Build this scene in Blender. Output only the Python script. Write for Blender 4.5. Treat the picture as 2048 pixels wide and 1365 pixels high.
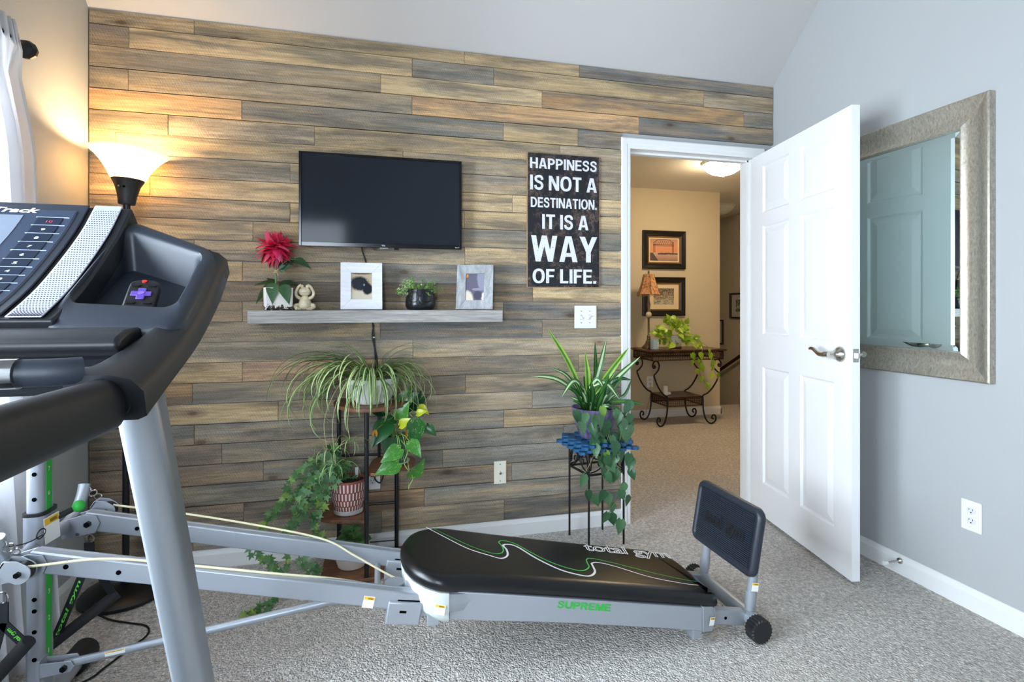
import bpy, math, random
from mathutils import Vector, Matrix, noise as mnoise
R = math.radians
random.seed(7)
scene = bpy.context.scene
for o in list(bpy.data.objects): bpy.data.objects.remove(o)
COL = scene.collection

# ------------------------------------------------------------------ camera
cam_d = bpy.data.cameras.new('camera'); cam = bpy.data.objects.new('camera', cam_d); COL.objects.link(cam)
cam.location = (1.191, -2.6505, 1.1675); cam.rotation_euler = (R(90), 0, R(-14.064))
cam_d.sensor_width = 36; cam_d.sensor_fit = 'HORIZONTAL'
cam_d.lens = 1071.35 / 2048 * 36; cam_d.shift_y = -(682.5 - 613.1) / 2048
cam_d.clip_start = 0.02; cam_d.clip_end = 100
scene.camera = cam

# ------------------------------------------------------------------ world, daylight, exposure
W = bpy.data.worlds.new('sky'); scene.world = W; W.use_nodes = True
bgn = W.node_tree.nodes['Background']; bgn.inputs[0].default_value = (0.62, 0.78, 1.0, 1); bgn.inputs[1].default_value = 2.2
def area(name, loc, rot, sx, sy, power, color, spread=180):
    d = bpy.data.lights.new(name, 'AREA'); d.shape = 'RECTANGLE'; d.size = sx; d.size_y = sy
    d.energy = power; d.color = color; d.spread = R(spread)
    o = bpy.data.objects.new(name, d); o.location = loc; o.rotation_euler = rot; COL.objects.link(o); return o
DAY = (0.77, 0.885, 1.0)
# daylight through the side window (in the left wall) and through the window behind the photographer
area('daylight_side_window_offscreen', (-0.14, -1.84, 1.26), (0, R(-90), 0), 1.36, 2.2, 135, DAY)
area('daylight_rear_window_offscreen', (0.47, -4.24, 1.40), (R(90), 0, 0), 0.72, 1.55, 42, DAY)
scene.view_settings.view_transform = 'Standard'; scene.view_settings.look = 'None'
scene.view_settings.gamma = 1.0; scene.view_settings.use_curve_mapping = False
scene.view_settings.exposure = 0.74

# ------------------------------------------------------------------ helpers
class MB:
    """collects vertices and faces for one mesh (world coordinates)"""
    def __init__(s): s.v = []; s.f = []; s.m = []
    def add(s, vs, fs, mi=0, M=None):
        b = len(s.v)
        for p in vs:
            p = Vector(p)
            s.v.append(M @ p if M is not None else p)
        for f in fs: s.f.append([b + i for i in f]); s.m.append(mi)
        return s
    def box(s, lo, hi, mi=0, M=None):
        x0, y0, z0 = lo; x1, y1, z1 = hi
        return s.add([(x0,y0,z0),(x1,y0,z0),(x1,y1,z0),(x0,y1,z0),(x0,y0,z1),(x1,y0,z1),(x1,y1,z1),(x0,y1,z1)],
              [(0,3,2,1),(4,5,6,7),(0,1,5,4),(1,2,6,5),(2,3,7,6),(3,0,4,7)], mi, M)
    def prism(s, poly, d, mi=0, M=None):
        """poly: 3D points of a planar loop, d: extrusion vector"""
        n = len(poly); d = Vector(d); P = [Vector(p) for p in poly]
        return s.add(P + [p + d for p in P], [tuple(range(n))[::-1], tuple(range(n, 2*n))] + [(i, (i+1) % n, n+(i+1) % n, n+i) for i in range(n)], mi, M)
    def loft(s, rings, mi=0, cap=True, closed=True, M=None):
        n = len(rings[0]); vs = [p for r in rings for p in r]; fs = []
        for k in range(len(rings)-1):
            for i in range(n if closed else n-1):
                j = (i+1) % n; fs.append((k*n+i, k*n+j, (k+1)*n+j, (k+1)*n+i))
        if cap and closed:
            fs.append(tuple(range(n))[::-1]); fs.append(tuple((len(rings)-1)*n + i for i in range(n)))
        return s.add(vs, fs, mi, M)
    def lathe(s, prof, c=(0,0,0), n=24, mi=0, M=None, cap=True):
        """prof: (radius, z) list bottom to top"""
        rings = [[(c[0]+r*math.cos(2*math.pi*i/n), c[1]+r*math.sin(2*math.pi*i/n), c[2]+z) for i in range(n)] for r, z in prof]
        return s.loft(rings, mi, cap, True, M)
    def tube(s, pts, r, n=8, mi=0, closed=False, cap=True, flat=1.0, up=None):
        pts = [Vector(p) for p in pts]; N = len(pts); rad = r if hasattr(r, '__len__') else [r]*N
        rings = []; ref = Vector(up) if up else None
        for i, p in enumerate(pts):
            a = pts[(i-1) % N] if (closed or i > 0) else p; b = pts[(i+1) % N] if (closed or i < N-1) else p
            t = (b - a).normalized() if (b-a).length > 1e-9 else Vector((0,0,1))
            if ref is None or abs(ref.dot(t)) > 0.99: ref = Vector((0,0,1)) if abs(t.z) < 0.9 else Vector((1,0,0))
            u = (ref - t*ref.dot(t)).normalized(); w = t.cross(u)
            if not up: ref = u
            rings.append([p + u*math.cos(2*math.pi*k/n)*rad[i] + w*math.sin(2*math.pi*k/n)*rad[i]*flat for k in range(n)])
        if closed: rings.append(rings[0]); cap = False
        return s.loft(rings, mi, cap)
    def bar(s, a, b, w, h, mi=0, up=(0,0,1)):
        """rectangular bar from a to b, w across, h along up"""
        a = Vector(a); b = Vector(b); t = (b-a).normalized(); u = Vector(up); u = (u - t*u.dot(t)).normalized(); x = t.cross(u)
        rings = [[p + x*sx*w/2 + u*sz*h/2 for sx, sz in ((-1,-1),(1,-1),(1,1),(-1,1))] for p in (a, b)]
        return s.loft(rings, mi)
    def ball(s, c, r, n=12, mi=0, sc=(1,1,1)):
        prof = [(max(1e-4, math.sin(math.pi*k/n)), -math.cos(math.pi*k/n)) for k in range(n+1)]
        rings = [[(c[0]+r*sc[0]*q*math.cos(2*math.pi*i/n), c[1]+r*sc[1]*q*math.sin(2*math.pi*i/n), c[2]+r*sc[2]*z) for i in range(n)] for q, z in prof]
        return s.loft(rings, mi)
    def cyl(s, a, b, r, n=16, mi=0): return s.tube([a, b], r, n, mi)

ORG = {}                                           # world origin of the thing that a part belongs to
def mesh_of(name, mb, mats, off=(0,0,0), smooth=35):
    me = bpy.data.meshes.new(name); off = Vector(off)
    me.from_pydata([p - off for p in mb.v], [], mb.f)
    for m in (mats if isinstance(mats, (list, tuple)) else [mats]): me.materials.append(m)
    if any(mb.m): me.polygons.foreach_set('material_index', mb.m)
    me.validate()
    if smooth:
        me.polygons.foreach_set('use_smooth', [True]*len(me.polygons))
        me.set_sharp_from_angle(angle=R(smooth))
    return me
def fixn(me):
    import bmesh
    bm = bmesh.new(); bm.from_mesh(me); bmesh.ops.recalc_face_normals(bm, faces=bm.faces); bm.to_mesh(me); bm.free()
def obj(name, mb, mats, parent=None, smooth=35, bevel=0, seg=2, sub=0, label=None):
    off = ORG.get(parent.name, Vector((0,0,0))) if parent else Vector((0,0,0))
    me = mesh_of(name, mb, mats, off, smooth); fixn(me)
    o = bpy.data.objects.new(name, me); COL.objects.link(o)
    if parent: o.parent = parent; ORG[o.name] = off
    if bevel:
        b = o.modifiers.new('bevel', 'BEVEL'); b.width = bevel; b.segments = seg; b.limit_method = 'ANGLE'; b.angle_limit = R(40)
    if sub:
        b = o.modifiers.new('sub', 'SUBSURF'); b.levels = sub; b.render_levels = sub
    if label: o['label'] = label
    return o
def tag(o, label, cat, group=None):
    o['label'] = label; o['category'] = cat
    if group: o['group'] = group
    return o
def thing(name, loc, label, cat, group=None):
    o = bpy.data.objects.new(name, None); COL.objects.link(o); o.location = loc; o.empty_display_size = 0.05
    ORG[o.name] = Vector(loc); return tag(o, label, cat, group)
def struct(name, mb, mats, parent=None, **k):
    o = obj(name, mb, mats, parent, **k)
    if not parent: o['kind'] = 'structure'
    return o
def inst(name, me, parent, M):
    """a part that shares mesh data; M is its world matrix"""
    o = bpy.data.objects.new(name, me); COL.objects.link(o); o.parent = parent
    o.matrix_local = Matrix.Translation(-ORG[parent.name]) @ M; return o
def frame_M(base, d, n, s=1.0):
    """matrix that puts local +Y along d and local +Z along n"""
    d = Vector(d).normalized(); n = Vector(n); n = (n - d*n.dot(d))
    n = n.normalized() if n.length > 1e-6 else d.orthogonal().normalized(); x = d.cross(n)
    s = s if hasattr(s, '__len__') else (s, s, s)
    return Matrix(((x.x*s[0], d.x*s[1], n.x*s[2], base[0]), (x.y*s[0], d.y*s[1], n.y*s[2], base[1]), (x.z*s[0], d.z*s[1], n.z*s[2], base[2]), (0,0,0,1)))
def crv(pts, n=6):
    """Catmull-Rom through points"""
    P = [Vector(p) for p in pts]; out = []
    for i in range(len(P)-1):
        a = P[i-1] if i else P[0]*2-P[1]; b = P[i]; c = P[i+1]; d = P[i+2] if i+2 < len(P) else P[-1]*2-P[-2]
        for k in range(n):
            t = k/n; out.append(0.5*((2*b)+(c-a)*t+(2*a-5*b+4*c-d)*t*t+(3*b-a-3*c+d)*t**3))
    return out + [P[-1]]
def rrect(x0, y0, x1, y1, r, n=4):
    out = []
    for cx, cy, a0 in ((x1-r, y1-r, 0), (x0+r, y1-r, 90), (x0+r, y0+r, 180), (x1-r, y0+r, 270)):
        for k in range(n+1):
            a = R(a0 + 90*k/n); out.append((cx + r*math.cos(a), cy + r*math.sin(a)))
    return out
def text(name, body, M, width, height, mat, parent, bold=0.0, depth=0.0006, outline=0.0, shear=0.0, spacing=1.0, mid=False):
    """flat lettering fitted to width x height; M maps (right, up, out) to the world, origin lower left"""
    c = bpy.data.curves.new(name, 'FONT'); c.body = body; c.size = 1; c.space_character = spacing; c.shear = shear; c.resolution_u = 3
    if bold and not outline: c.offset = bold
    if outline: c.fill_mode = 'NONE'; c.bevel_depth = outline; c.bevel_resolution = 0
    t = bpy.data.objects.new(name + '_curve', c); COL.objects.link(t)
    dg = bpy.context.evaluated_depsgraph_get(); dg.update()
    me = bpy.data.meshes.new_from_object(t.evaluated_get(dg)); bpy.data.objects.remove(t)
    xs = [v.co.x for v in me.vertices]; ys = [v.co.y for v in me.vertices]
    x0, x1, y0, y1 = min(xs), max(xs), min(ys), max(ys)
    off = ORG.get(parent.name, Vector((0,0,0)))
    vs = []; 
    for v in me.vertices:
        vs.append(M @ Vector(((v.co.x-x0)/(x1-x0)*width, (v.co.y-y0)/(y1-y0)*height, depth + (v.co.z*0.02 if outline else 0))))
    mb = MB(); mb.v = vs; mb.f = [list(p.vertices) for p in me.polygons]; mb.m = [0]*len(mb.f)
    bpy.data.meshes.remove(me)
    me = mesh_of(name, mb, mat, off, 0)
    o = bpy.data.objects.new(name, me); COL.objects.link(o); o.parent = parent; ORG[o.name] = off; return o
def axes(o, x, y, z):
    x, y, z = Vector(x), Vector(y), Vector(z)
    return Matrix(((x.x,y.x,z.x,o[0]),(x.y,y.y,z.y,o[1]),(x.z,y.z,z.z,o[2]),(0,0,0,1)))
def WALLM(x, z, y): return axes((x, y, z), (1,0,0), (0,0,1), (0,-1,0))      # faces -Y


# ------------------------------------------------------------------ bold grotesque capitals, drawn as polygons
def _rect(a, b, c, d): return [(a, b), (c, b), (c, d), (a, d)]
def _strip(o, i): return [[o[k], o[k+1], i[k+1], i[k]] for k in range(len(o)-1)]
def glyph(ch, t=.205, h=.165):
    def bowl(y0, y1, w):
        m = (y0+y1)/2; r = (y1-y0)/2; x = w*.46
        arc = lambda X, rr, xx: [(xx+(X-xx)*math.cos(a), m+rr*math.sin(a)) for a in [math.pi/2-math.pi*k/12 for k in range(13)]]
        o = [(0, y1)]+arc(w, r, x)+[(0, y0)]; i = [(t, y1-h)]+arc(w-t, r-h, x*.95)+[(t, y0+h)]; return _strip(o, i)
    mir = lambda P, w: [(w-x, y) for x, y in P][::-1]
    if ch == ' ': return .20, []
    if ch == '.': return t, [_rect(0, 0, t, .19)]
    if ch == 'I': return t, [_rect(0, 0, t, 1)]
    if ch == 'H': return .74, [_rect(0, 0, t, 1), _rect(.74-t, 0, .74, 1), _rect(t, .42, .74-t, .42+h)]
    if ch == 'E': return .62, [_rect(0, 0, t, 1), _rect(t, 0, .62, h), _rect(t, 1-h, .61, 1), _rect(t, .43, .57, .43+h*.95)]
    if ch == 'F': return .58, [_rect(0, 0, t, 1), _rect(t, 1-h, .58, 1), _rect(t, .42, .53, .42+h*.95)]
    if ch == 'L': return .57, [_rect(0, 0, t, 1), _rect(t, 0, .57, h)]
    if ch == 'T': return .64, [_rect(.32-t/2, 0, .32+t/2, 1-h), _rect(0, 1-h, .64, 1)]
    if ch == 'N': return .74, [_rect(0, 0, t*.92, 1), _rect(.74-t*.92, 0, .74, 1), [(0, 1), (t*1.12, 1), (.74, 0), (.74-t*1.12, 0)]]
    if ch == 'M':
        w = .88; P = [(0, 1), (t*1.35, 1), (w/2+.10, 0), (w/2-.10, 0)]; return w, [_rect(0, 0, t*.9, 1), _rect(w-t*.9, 0, w, 1), P, mir(P, w)]
    if ch == 'A':
        w = .77; P = [(0, 0), (.215, 0), (w/2, .77), (w/2, 1), (w/2-.13, 1)]; return w, [P, mir(P, w), [(.2, .20), (w-.2, .20), (w-.24, .35), (.24, .35)]]
    if ch == 'W':
        w = 1.08; a = [(0, 1), (.205, 1), (.385, 0), (.185, 0)]; b = [(.185, 0), (.385, 0), (.645, 1), (.44, 1)]; return w, [a, b, mir(b, w), mir(a, w)]
    if ch == 'Y':
        w = .76; P = [(0, 1), (.232, 1), (w/2+t/2, .40), (w/2-t/2, .40)]; return w, [_rect(w/2-t/2, 0, w/2+t/2, .42), P, mir(P, w)]
    if ch == 'O':
        w = .82; e = lambda rx, ry: [(w/2+rx*math.copysign(abs(math.cos(a))**.88, math.cos(a)), .5+ry*math.copysign(abs(math.sin(a))**.88, math.sin(a))) for a in [2*math.pi*k/32 for k in range(33)]]
        return w, _strip(e(w/2, .515), e(w/2-t, .515-h))
    if ch == 'D': return .74, [_rect(0, 0, t, 1)] + bowl(0, 1, .74)
    if ch == 'P': return .68, [_rect(0, 0, t, 1)] + bowl(.38, 1, .68)
    if ch == 'R': return .72, [_rect(0, 0, t, 1)] + bowl(.42, 1, .69) + [[(.34, .46), (.52, .46), (.72, 0), (.49, 0)]]
    if ch == 'U':
        w = .74; arc = lambda rx, ry, y: [(w/2-rx*math.cos(a), y-ry*math.sin(a)) for a in [math.pi*k/14 for k in range(15)]]
        return w, _strip([(0, 1)]+arc(w/2, .36, .345)+[(w, 1)], [(t, 1)]+arc(w/2-t, .19, .345)+[(w-t, 1)])
    if ch == 'S':
        P = crv([(x, y, 0) for x, y in ((.575, .69), (.53, .85), (.40, .925), (.26, .915), (.135, .84), (.115, .71), (.20, .60), (.36, .53), (.50, .46), (.565, .33), (.53, .17), (.40, .085), (.26, .085), (.12, .16), (.085, .32))], 4)
        L, Rr = [], []
        for k in range(len(P)):
            d = (P[min(k+1, len(P)-1)]-P[max(k-1, 0)]).normalized(); n = Vector((-d.y, d.x, 0))*.088; L.append(((P[k]+n).x, (P[k]+n).y)); Rr.append(((P[k]-n).x, (P[k]-n).y))
        return .67, _strip(L, Rr)
def caps(name, body, M, width, height, mt, parent, depth=.0008, gap=.085):
    x = 0; polys = []
    for ch in body:
        w, P = glyph(ch); polys += [[(a+x, b) for a, b in q] for q in P]; x += w + gap
    x -= gap; mb = MB()
    for k, q in enumerate(polys):
        if sum(q[i-1][0]*q[i][1]-q[i][0]*q[i-1][1] for i in range(len(q))) < 0: q = q[::-1]
        mb.add([M @ Vector((a/x*width, b*height, depth + .00004*(k % 5))) for a, b in q], [tuple(range(len(q)))])
    off = ORG.get(parent.name, Vector((0,0,0))); o = bpy.data.objects.new(name, mesh_of(name, mb, mt, off, 0)); COL.objects.link(o); o.parent = parent; ORG[o.name] = off; return o

# ------------------------------------------------------------------ materials
MATS = {}
def srgb(r, g, b): return tuple(((c/255)/12.92 if c/255 <= .04045 else ((c/255+.055)/1.055)**2.4) for c in (r, g, b)) + (1,)
class NT:
    def __init__(s, name):
        s.m = bpy.data.materials.new(name); s.m.use_nodes = True; s.t = s.m.node_tree; s.n = s.t.nodes; s.b = s.n['Principled BSDF']; s.out = s.n['Material Output']
    def node(s, ty, **k):
        n = s.n.new(ty)
        for a, v in k.items():
            if a.startswith('i_'):
                key = a[2:]; key = int(key) if key.isdigit() else key.replace('_', ' ')
                n.inputs[key].default_value = v
            else: setattr(n, a, v)
        return n
    def link(s, a, b): s.t.links.new(a, b)
    def coords(s, kind='Object', scale=(1,1,1), rot=(0,0,0)):
        c = s.node('ShaderNodeTexCoord'); mp = s.node('ShaderNodeMapping'); mp.inputs['Scale'].default_value = scale; mp.inputs['Rotation'].default_value = rot
        s.link(c.outputs[kind], mp.inputs['Vector']); return mp.outputs['Vector']
    def noise(s, vec, scale, detail=4, rough=.6, dist=0.0):
        n = s.node('ShaderNodeTexNoise'); n.inputs['Scale'].default_value = scale; n.inputs['Detail'].default_value = detail; n.inputs['Roughness'].default_value = rough; n.inputs['Distortion'].default_value = dist
        if vec is not None: s.link(vec, n.inputs['Vector'])
        return n.outputs['Fac']
    def ramp(s, fac, stops, interp='LINEAR'):
        r = s.node('ShaderNodeValToRGB'); r.color_ramp.interpolation = interp
        e = r.color_ramp.elements
        while len(e) < len(stops): e.new(0.5)
        for q, (p, c) in zip(e, stops): q.position = p; q.color = c if hasattr(c, '__len__') else (c, c, c, 1)
        s.link(fac, r.inputs[0]); return r.outputs[0]
    def mix(s, fac, a, b, mode='MIX'):
        n = s.node('ShaderNodeMix', data_type='RGBA', blend_type=mode)
        for sock, v in ((n.inputs['Factor'], fac), (n.inputs[6], a), (n.inputs[7], b)):
            if hasattr(v, 'links') or hasattr(v, 'is_linked'): s.link(v, sock)
            else: sock.default_value = v
        return n.outputs[2]
    def math(s, op, a, b=0.0):
        n = s.node('ShaderNodeMath', operation=op)
        for sock, v in ((n.inputs[0], a), (n.inputs[1], b)):
            if hasattr(v, 'is_linked'): s.link(v, sock)
            else: sock.default_value = v
        return n.outputs[0]
    def bump(s, h, strength=.3, dist=.002):
        n = s.node('ShaderNodeBump'); n.inputs['Strength'].default_value = strength; n.inputs['Distance'].default_value = dist
        s.link(h, n.inputs['Height']); s.link(n.outputs[0], s.b.inputs['Normal']); return n
def mat(name, rgb, rough=.5, metal=0.0, bump=0, bscale=300, spec=None, var=0, vscale=20, emit=0, coat=0, trans=0, sss=0, alpha=1):
    if name in MATS: return MATS[name]
    t = NT(name); b = t.b; c = srgb(*rgb)
    b.inputs['Base Color'].default_value = c; b.inputs['Roughness'].default_value = rough; b.inputs['Metallic'].default_value = metal
    if spec is not None: b.inputs['Specular IOR Level'].default_value = spec
    if coat: b.inputs['Coat Weight'].default_value = coat; b.inputs['Coat Roughness'].default_value = .05
    if trans: b.inputs['Transmission Weight'].default_value = trans
    if emit: b.inputs['Emission Color'].default_value = c; b.inputs['Emission Strength'].default_value = emit
    if var:
        f = t.noise(t.coords(), vscale, 3)
        t.link(t.mix(1.0, c, t.ramp(f, [(.3, 1-var), (.7, 1+var*.3)]), 'MULTIPLY'), b.inputs['Base Color'])
    if bump: t.bump(t.noise(t.coords(), bscale, 2), bump, .001)
    MATS[name] = t.m; return t.m

M_PAINT = mat('wall_paint_greige', (178, 180, 180), .75, bump=.06, bscale=500, spec=.25)
M_CEIL = mat('ceiling_paint', (194, 191, 188), .85, spec=.2)
M_TAN = mat('hall_paint_tan', (204, 192, 166), .75, spec=.25)
M_CREAM = mat('stair_paint_cream', (240, 232, 212), .75, spec=.25)
M_WHITE = mat('white_semigloss_paint', (232, 232, 230), .32, spec=.4)
M_OFFW = mat('white_plastic', (236, 236, 232), .3)
M_IVORY = mat('ivory_plastic', (228, 224, 205), .35)
M_BLACK = mat('black_satin_metal', (16, 16, 18), .38, spec=.5)
M_IRON = mat('black_iron', (22, 20, 19), .5, metal=.3)
M_NICKEL = mat('brushed_nickel', (190, 186, 176), .22, metal=1.0)
M_CHROME = mat('chrome', (205, 205, 205), .12, metal=1.0)
M_SILVER = mat('silver_grey_paint', (158, 163, 170), .36, metal=.35, spec=.5)
M_DARKMET = mat('dark_bolt', (22, 22, 24), .3, metal=.7)
M_HOLE = mat('hole_dark', (5, 5, 6), .9, spec=.05)
M_SOIL = mat('potting_soil', (46, 32, 22), .95, bump=.8, bscale=150, var=.6, vscale=120)
M_CORD = mat('black_cord', (14, 14, 15), .5)

def plank_material():
    t = NT('stained_barn_plank'); oi = t.node('ShaderNodeObjectInfo')
    tc = t.node('ShaderNodeTexCoord'); add = t.node('ShaderNodeVectorMath', operation='ADD')
    sc = t.node('ShaderNodeVectorMath', operation='SCALE'); sc.inputs['Scale'].default_value = 37.0
    comb = t.node('ShaderNodeCombineXYZ'); t.link(oi.outputs['Random'], comb.inputs[0]); t.link(oi.outputs['Random'], comb.inputs[2])
    t.link(comb.outputs[0], sc.inputs[0]); t.link(tc.outputs['Object'], add.inputs[0]); t.link(sc.outputs[0], add.inputs[1]); v = add.outputs[0]
    def mp(s):
        m = t.node('ShaderNodeMapping'); m.inputs['Scale'].default_value = s; t.link(v, m.inputs[0]); return m.outputs[0]
    grain = t.noise(mp((3.0, 60, 75)), 1.0, 8, .62, .9)
    fine = t.noise(mp((16, 300, 520)), 1.0, 5, .7)
    streak = t.noise(mp((1.7, 8, 17)), 1.0, 6, .66, .5)             # dark stain bands along the board
    blotch = t.noise(mp((5.0, 5, 14)), 1.0, 3, .5)
    warm = t.noise(mp((1.6, 4, 26)), 1.0, 3, .55, .4)
    base = oi.outputs['Color']
    grey = t.mix(t.math('MULTIPLY', oi.outputs['Random'], .8), srgb(114, 112, 106), srgb(100, 90, 80))
    tan = t.mix(t.ramp(warm, [(.42, 0.0), (.70, .6)]), base, srgb(206, 172, 124))
    c1 = t.mix(t.math('MULTIPLY', t.ramp(streak, [(.44, 0.0), (.60, 1.0)]), .70), tan, grey)
    c2 = t.mix(1.0, c1, t.ramp(grain, [(.25, .58), (.40, .84), (.5, 1.0), (.75, 1.24)]), 'MULTIPLY')
    c3 = t.mix(.8, c2, t.ramp(fine, [(.25, .6), (.5, 1.0), (.8, 1.3)]), 'MULTIPLY')
    c4 = t.mix(.35, c3, t.ramp(blotch, [(.3, .6), (.7, 1.15)]), 'MULTIPLY')
    # knots
    vo = t.node('ShaderNodeTexVoronoi', feature='F1'); vo.inputs['Scale'].default_value = 1.0
    dist = t.node('ShaderNodeTexNoise'); dist.inputs['Scale'].default_value = 30
    t.link(mp((4.6, 1, 10.5)), vo.inputs['Vector'])
    kn = t.ramp(vo.outputs['Distance'], [(.075, 1.0), (.13, .45), (.30, 0.0)])
    sp = t.node('ShaderNodeSeparateColor'); t.link(vo.outputs['Color'], sp.inputs[0])
    keep = t.ramp(sp.outputs[0], [(.48, 0.0), (.52, 1.0)])
    kf = t.math('MULTIPLY', t.math('MULTIPLY', kn, keep), .72)
    c5 = t.mix(kf, c4, srgb(74, 52, 40))
    # nail holes
    vn = t.node('ShaderNodeTexVoronoi', feature='F1'); t.link(mp((3.2, 1, 14)), vn.inputs['Vector']); vn.inputs['Scale'].default_value = 1.6
    nf = t.ramp(vn.outputs['Distance'], [(.012, .85), (.02, 0.0)])
    c6 = t.mix(nf, c5, srgb(30, 25, 22))
    spk = t.noise(mp((260, 260, 420)), 1.0, 3, .7)
    c6 = t.mix(.75, c6, t.ramp(spk, [(.30, .62), (.5, 1.0), (.72, 1.32)]), 'MULTIPLY')
    sw = t.node('ShaderNodeTexWave', wave_type='BANDS', bands_direction='X'); sw.inputs['Scale'].default_value = 30; sw.inputs['Distortion'].default_value = 3.0; sw.inputs['Detail'].default_value = 3; sw.inputs['Detail Scale'].default_value = 2.0
    sm = t.node('ShaderNodeMapping'); sm.inputs['Rotation'].default_value = (0, R(28), 0); t.link(v, sm.inputs[0]); t.link(sm.outputs[0], sw.inputs['Vector'])
    c6 = t.mix(t.math('MULTIPLY', t.ramp(blotch, [(.35, 0.0), (.65, 1.0)]), .40), c6, t.ramp(sw.outputs['Fac'], [(.1, .72), (.9, 1.2)]), 'MULTIPLY')
    t.link(c6, t.b.inputs['Base Color']); t.b.inputs['Roughness'].default_value = .72; t.b.inputs['Specular IOR Level'].default_value = .25
    # rough-sawn relief
    wv = t.node('ShaderNodeTexWave', wave_type='BANDS', bands_direction='X'); wv.inputs['Scale'].default_value = 42; wv.inputs['Distortion'].default_value = 2.2; wv.inputs['Detail'].default_value = 2
    m = t.node('ShaderNodeMapping'); m.inputs['Rotation'].default_value = (0, R(25), 0); t.link(v, m.inputs[0]); t.link(m.outputs[0], wv.inputs['Vector'])
    h = t.math('ADD', t.math('MULTIPLY', wv.outputs['Fac'], .35), t.math('ADD', grain, fine))
    t.bump(h, .45, .0016)
    return t.m
M_PLANK = plank_material()

def carpet_material():
    t = NT('loop_pile_carpet'); vec = t.coords('Object', (1, 1, 1))
    vo = t.node('ShaderNodeTexVoronoi', feature='F1'); vo.inputs['Scale'].default_value = 150
    d = t.node('ShaderNodeTexNoise'); d.inputs['Scale'].default_value = 60; d.inputs['Detail'].default_value = 2
    t.link(vec, d.inputs['Vector'])
    mm = t.mix(.012, vec, d.outputs['Color']); t.link(mm, vo.inputs['Vector'])
    loop = t.ramp(vo.outputs['Distance'], [(.0, 1.0), (.75, 0.0)])
    big = t.noise(vec, 4, 3); mid = t.noise(vec, 55, 3, .7)
    c = t.mix(t.ramp(mid, [(.35, 0.0), (.65, 1.0)]), srgb(196, 188, 180), srgb(232, 227, 220))
    yr = t.node('ShaderNodeSeparateColor'); t.link(vo.outputs['Color'], yr.inputs[0])
    c = t.mix(.8, c, t.ramp(yr.outputs[0], [(0.0, .62), (1.0, 1.08)]), 'MULTIPLY')
    c = t.mix(.3, c, t.ramp(big, [(.3, .85), (.7, 1.08)]), 'MULTIPLY')
    t.link(c, t.b.inputs['Base Color']); t.b.inputs['Roughness'].default_value = .95; t.b.inputs['Specular IOR Level'].default_value = .05
    t.bump(t.math('ADD', loop, t.math('MULTIPLY', mid, .8)), .9, .006)
    return t.m
M_CARPET = carpet_material()

def wood_mat(name, a, b, rough=.4, scale=(3, 40, 40), contrast=1.0):
    t = NT(name); v = t.coords('Object', scale)
    g = t.noise(v, 1.0, 6, .65, .8); f = t.noise(t.coords('Object', tuple(q*6 for q in scale)), 1.0, 3)
    c = t.mix(t.ramp(g, [(.3, 0.0), (.7, 1.0)]), srgb(*a), srgb(*b)); c = t.mix(.5*contrast, c, t.ramp(f, [(.3, .55), (.65, 1.15)]), 'MULTIPLY')
    t.link(c, t.b.inputs['Base Color']); t.b.inputs['Roughness'].default_value = rough; t.bump(f, .15, .001); return t.m
def leaf_mat(name, a, b, stripe=None, rough=.4, scale=40):
    """green leaf with per-object variation, lets some light through"""
    t = NT(name); oi = t.node('ShaderNodeObjectInfo')
    n = t.noise(t.coords('Object'), scale, 2)
    c = t.mix(oi.outputs['Random'], srgb(*a), srgb(*b)); c = t.mix(.5, c, t.ramp(n, [(.3, .7), (.7, 1.15)]), 'MULTIPLY')
    if stripe:
        c = t.mix(t.ramp(t.noise(t.coords('Object', (26, 9, 26)), 1.0, 3, .6, 1.0), [(.60, 0.0), (.68, .75)]), c, srgb(*stripe))
    t.link(c, t.b.inputs['Base Color']); t.b.inputs['Roughness'].default_value = rough
    tr = t.node('ShaderNodeBsdfTranslucent'); t.link(c, tr.inputs[0]); ms = t.node('ShaderNodeMixShader'); ms.inputs[0].default_value = .22
    t.link(t.b.outputs[0], ms.inputs[1]); t.link(tr.outputs[0], ms.inputs[2]); t.link(ms.outputs[0], t.out.inputs[0]); return t.m

# ================================================================== THE SETTING
RW, RD, EAVE, RIDGE_Y, SL = 3.409, -4.1, 2.438, -2.05, 0.94
RIDGE = EAVE - RIDGE_Y*SL
CEIL2 = 2.405
struct('floor', MB().box((-.12, -4.22, -.06), (RW+.12, .06, 0)).box((2.1, .06, -.06), (6.0, 2.90, 0)), M_CARPET, smooth=0)
struct('wall_right', MB().prism([(RW, .0, 0), (RW, RD, 0), (RW, RD, EAVE), (RW, RIDGE_Y, RIDGE), (RW, 0, EAVE)], (.11, 0, 0)), M_PAINT, smooth=0)
WY0, WY1, WZ0, WZ1 = -2.95, -.72, .55, 1.93
m = MB()
m.box((-.12, WY1, 0), (0, 0, EAVE)).box((-.12, RD, 0), (0, WY0, EAVE)).box((-.12, WY0, 0), (0, WY1, WZ0)).box((-.12, WY0, WZ1), (0, WY1, EAVE))
m.prism([(0, 0, EAVE), (0, RIDGE_Y, RIDGE), (0, RD, EAVE)], (-.12, 0, 0))
struct('wall_left', m, M_PAINT, smooth=0)
m = MB(); RX0, RX1, RZ0, RZ1 = .09, .85, .62, 2.20
m.box((-.12, RD-.12, 0), (RX0, RD, EAVE)).box((RX1, RD-.12, 0), (RW+.12, RD, EAVE)).box((RX0, RD-.12, 0), (RX1, RD, RZ0)).box((RX0, RD-.12, RZ1), (RX1, RD, EAVE))
struct('wall_rear', m, M_PAINT, smooth=0)
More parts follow.
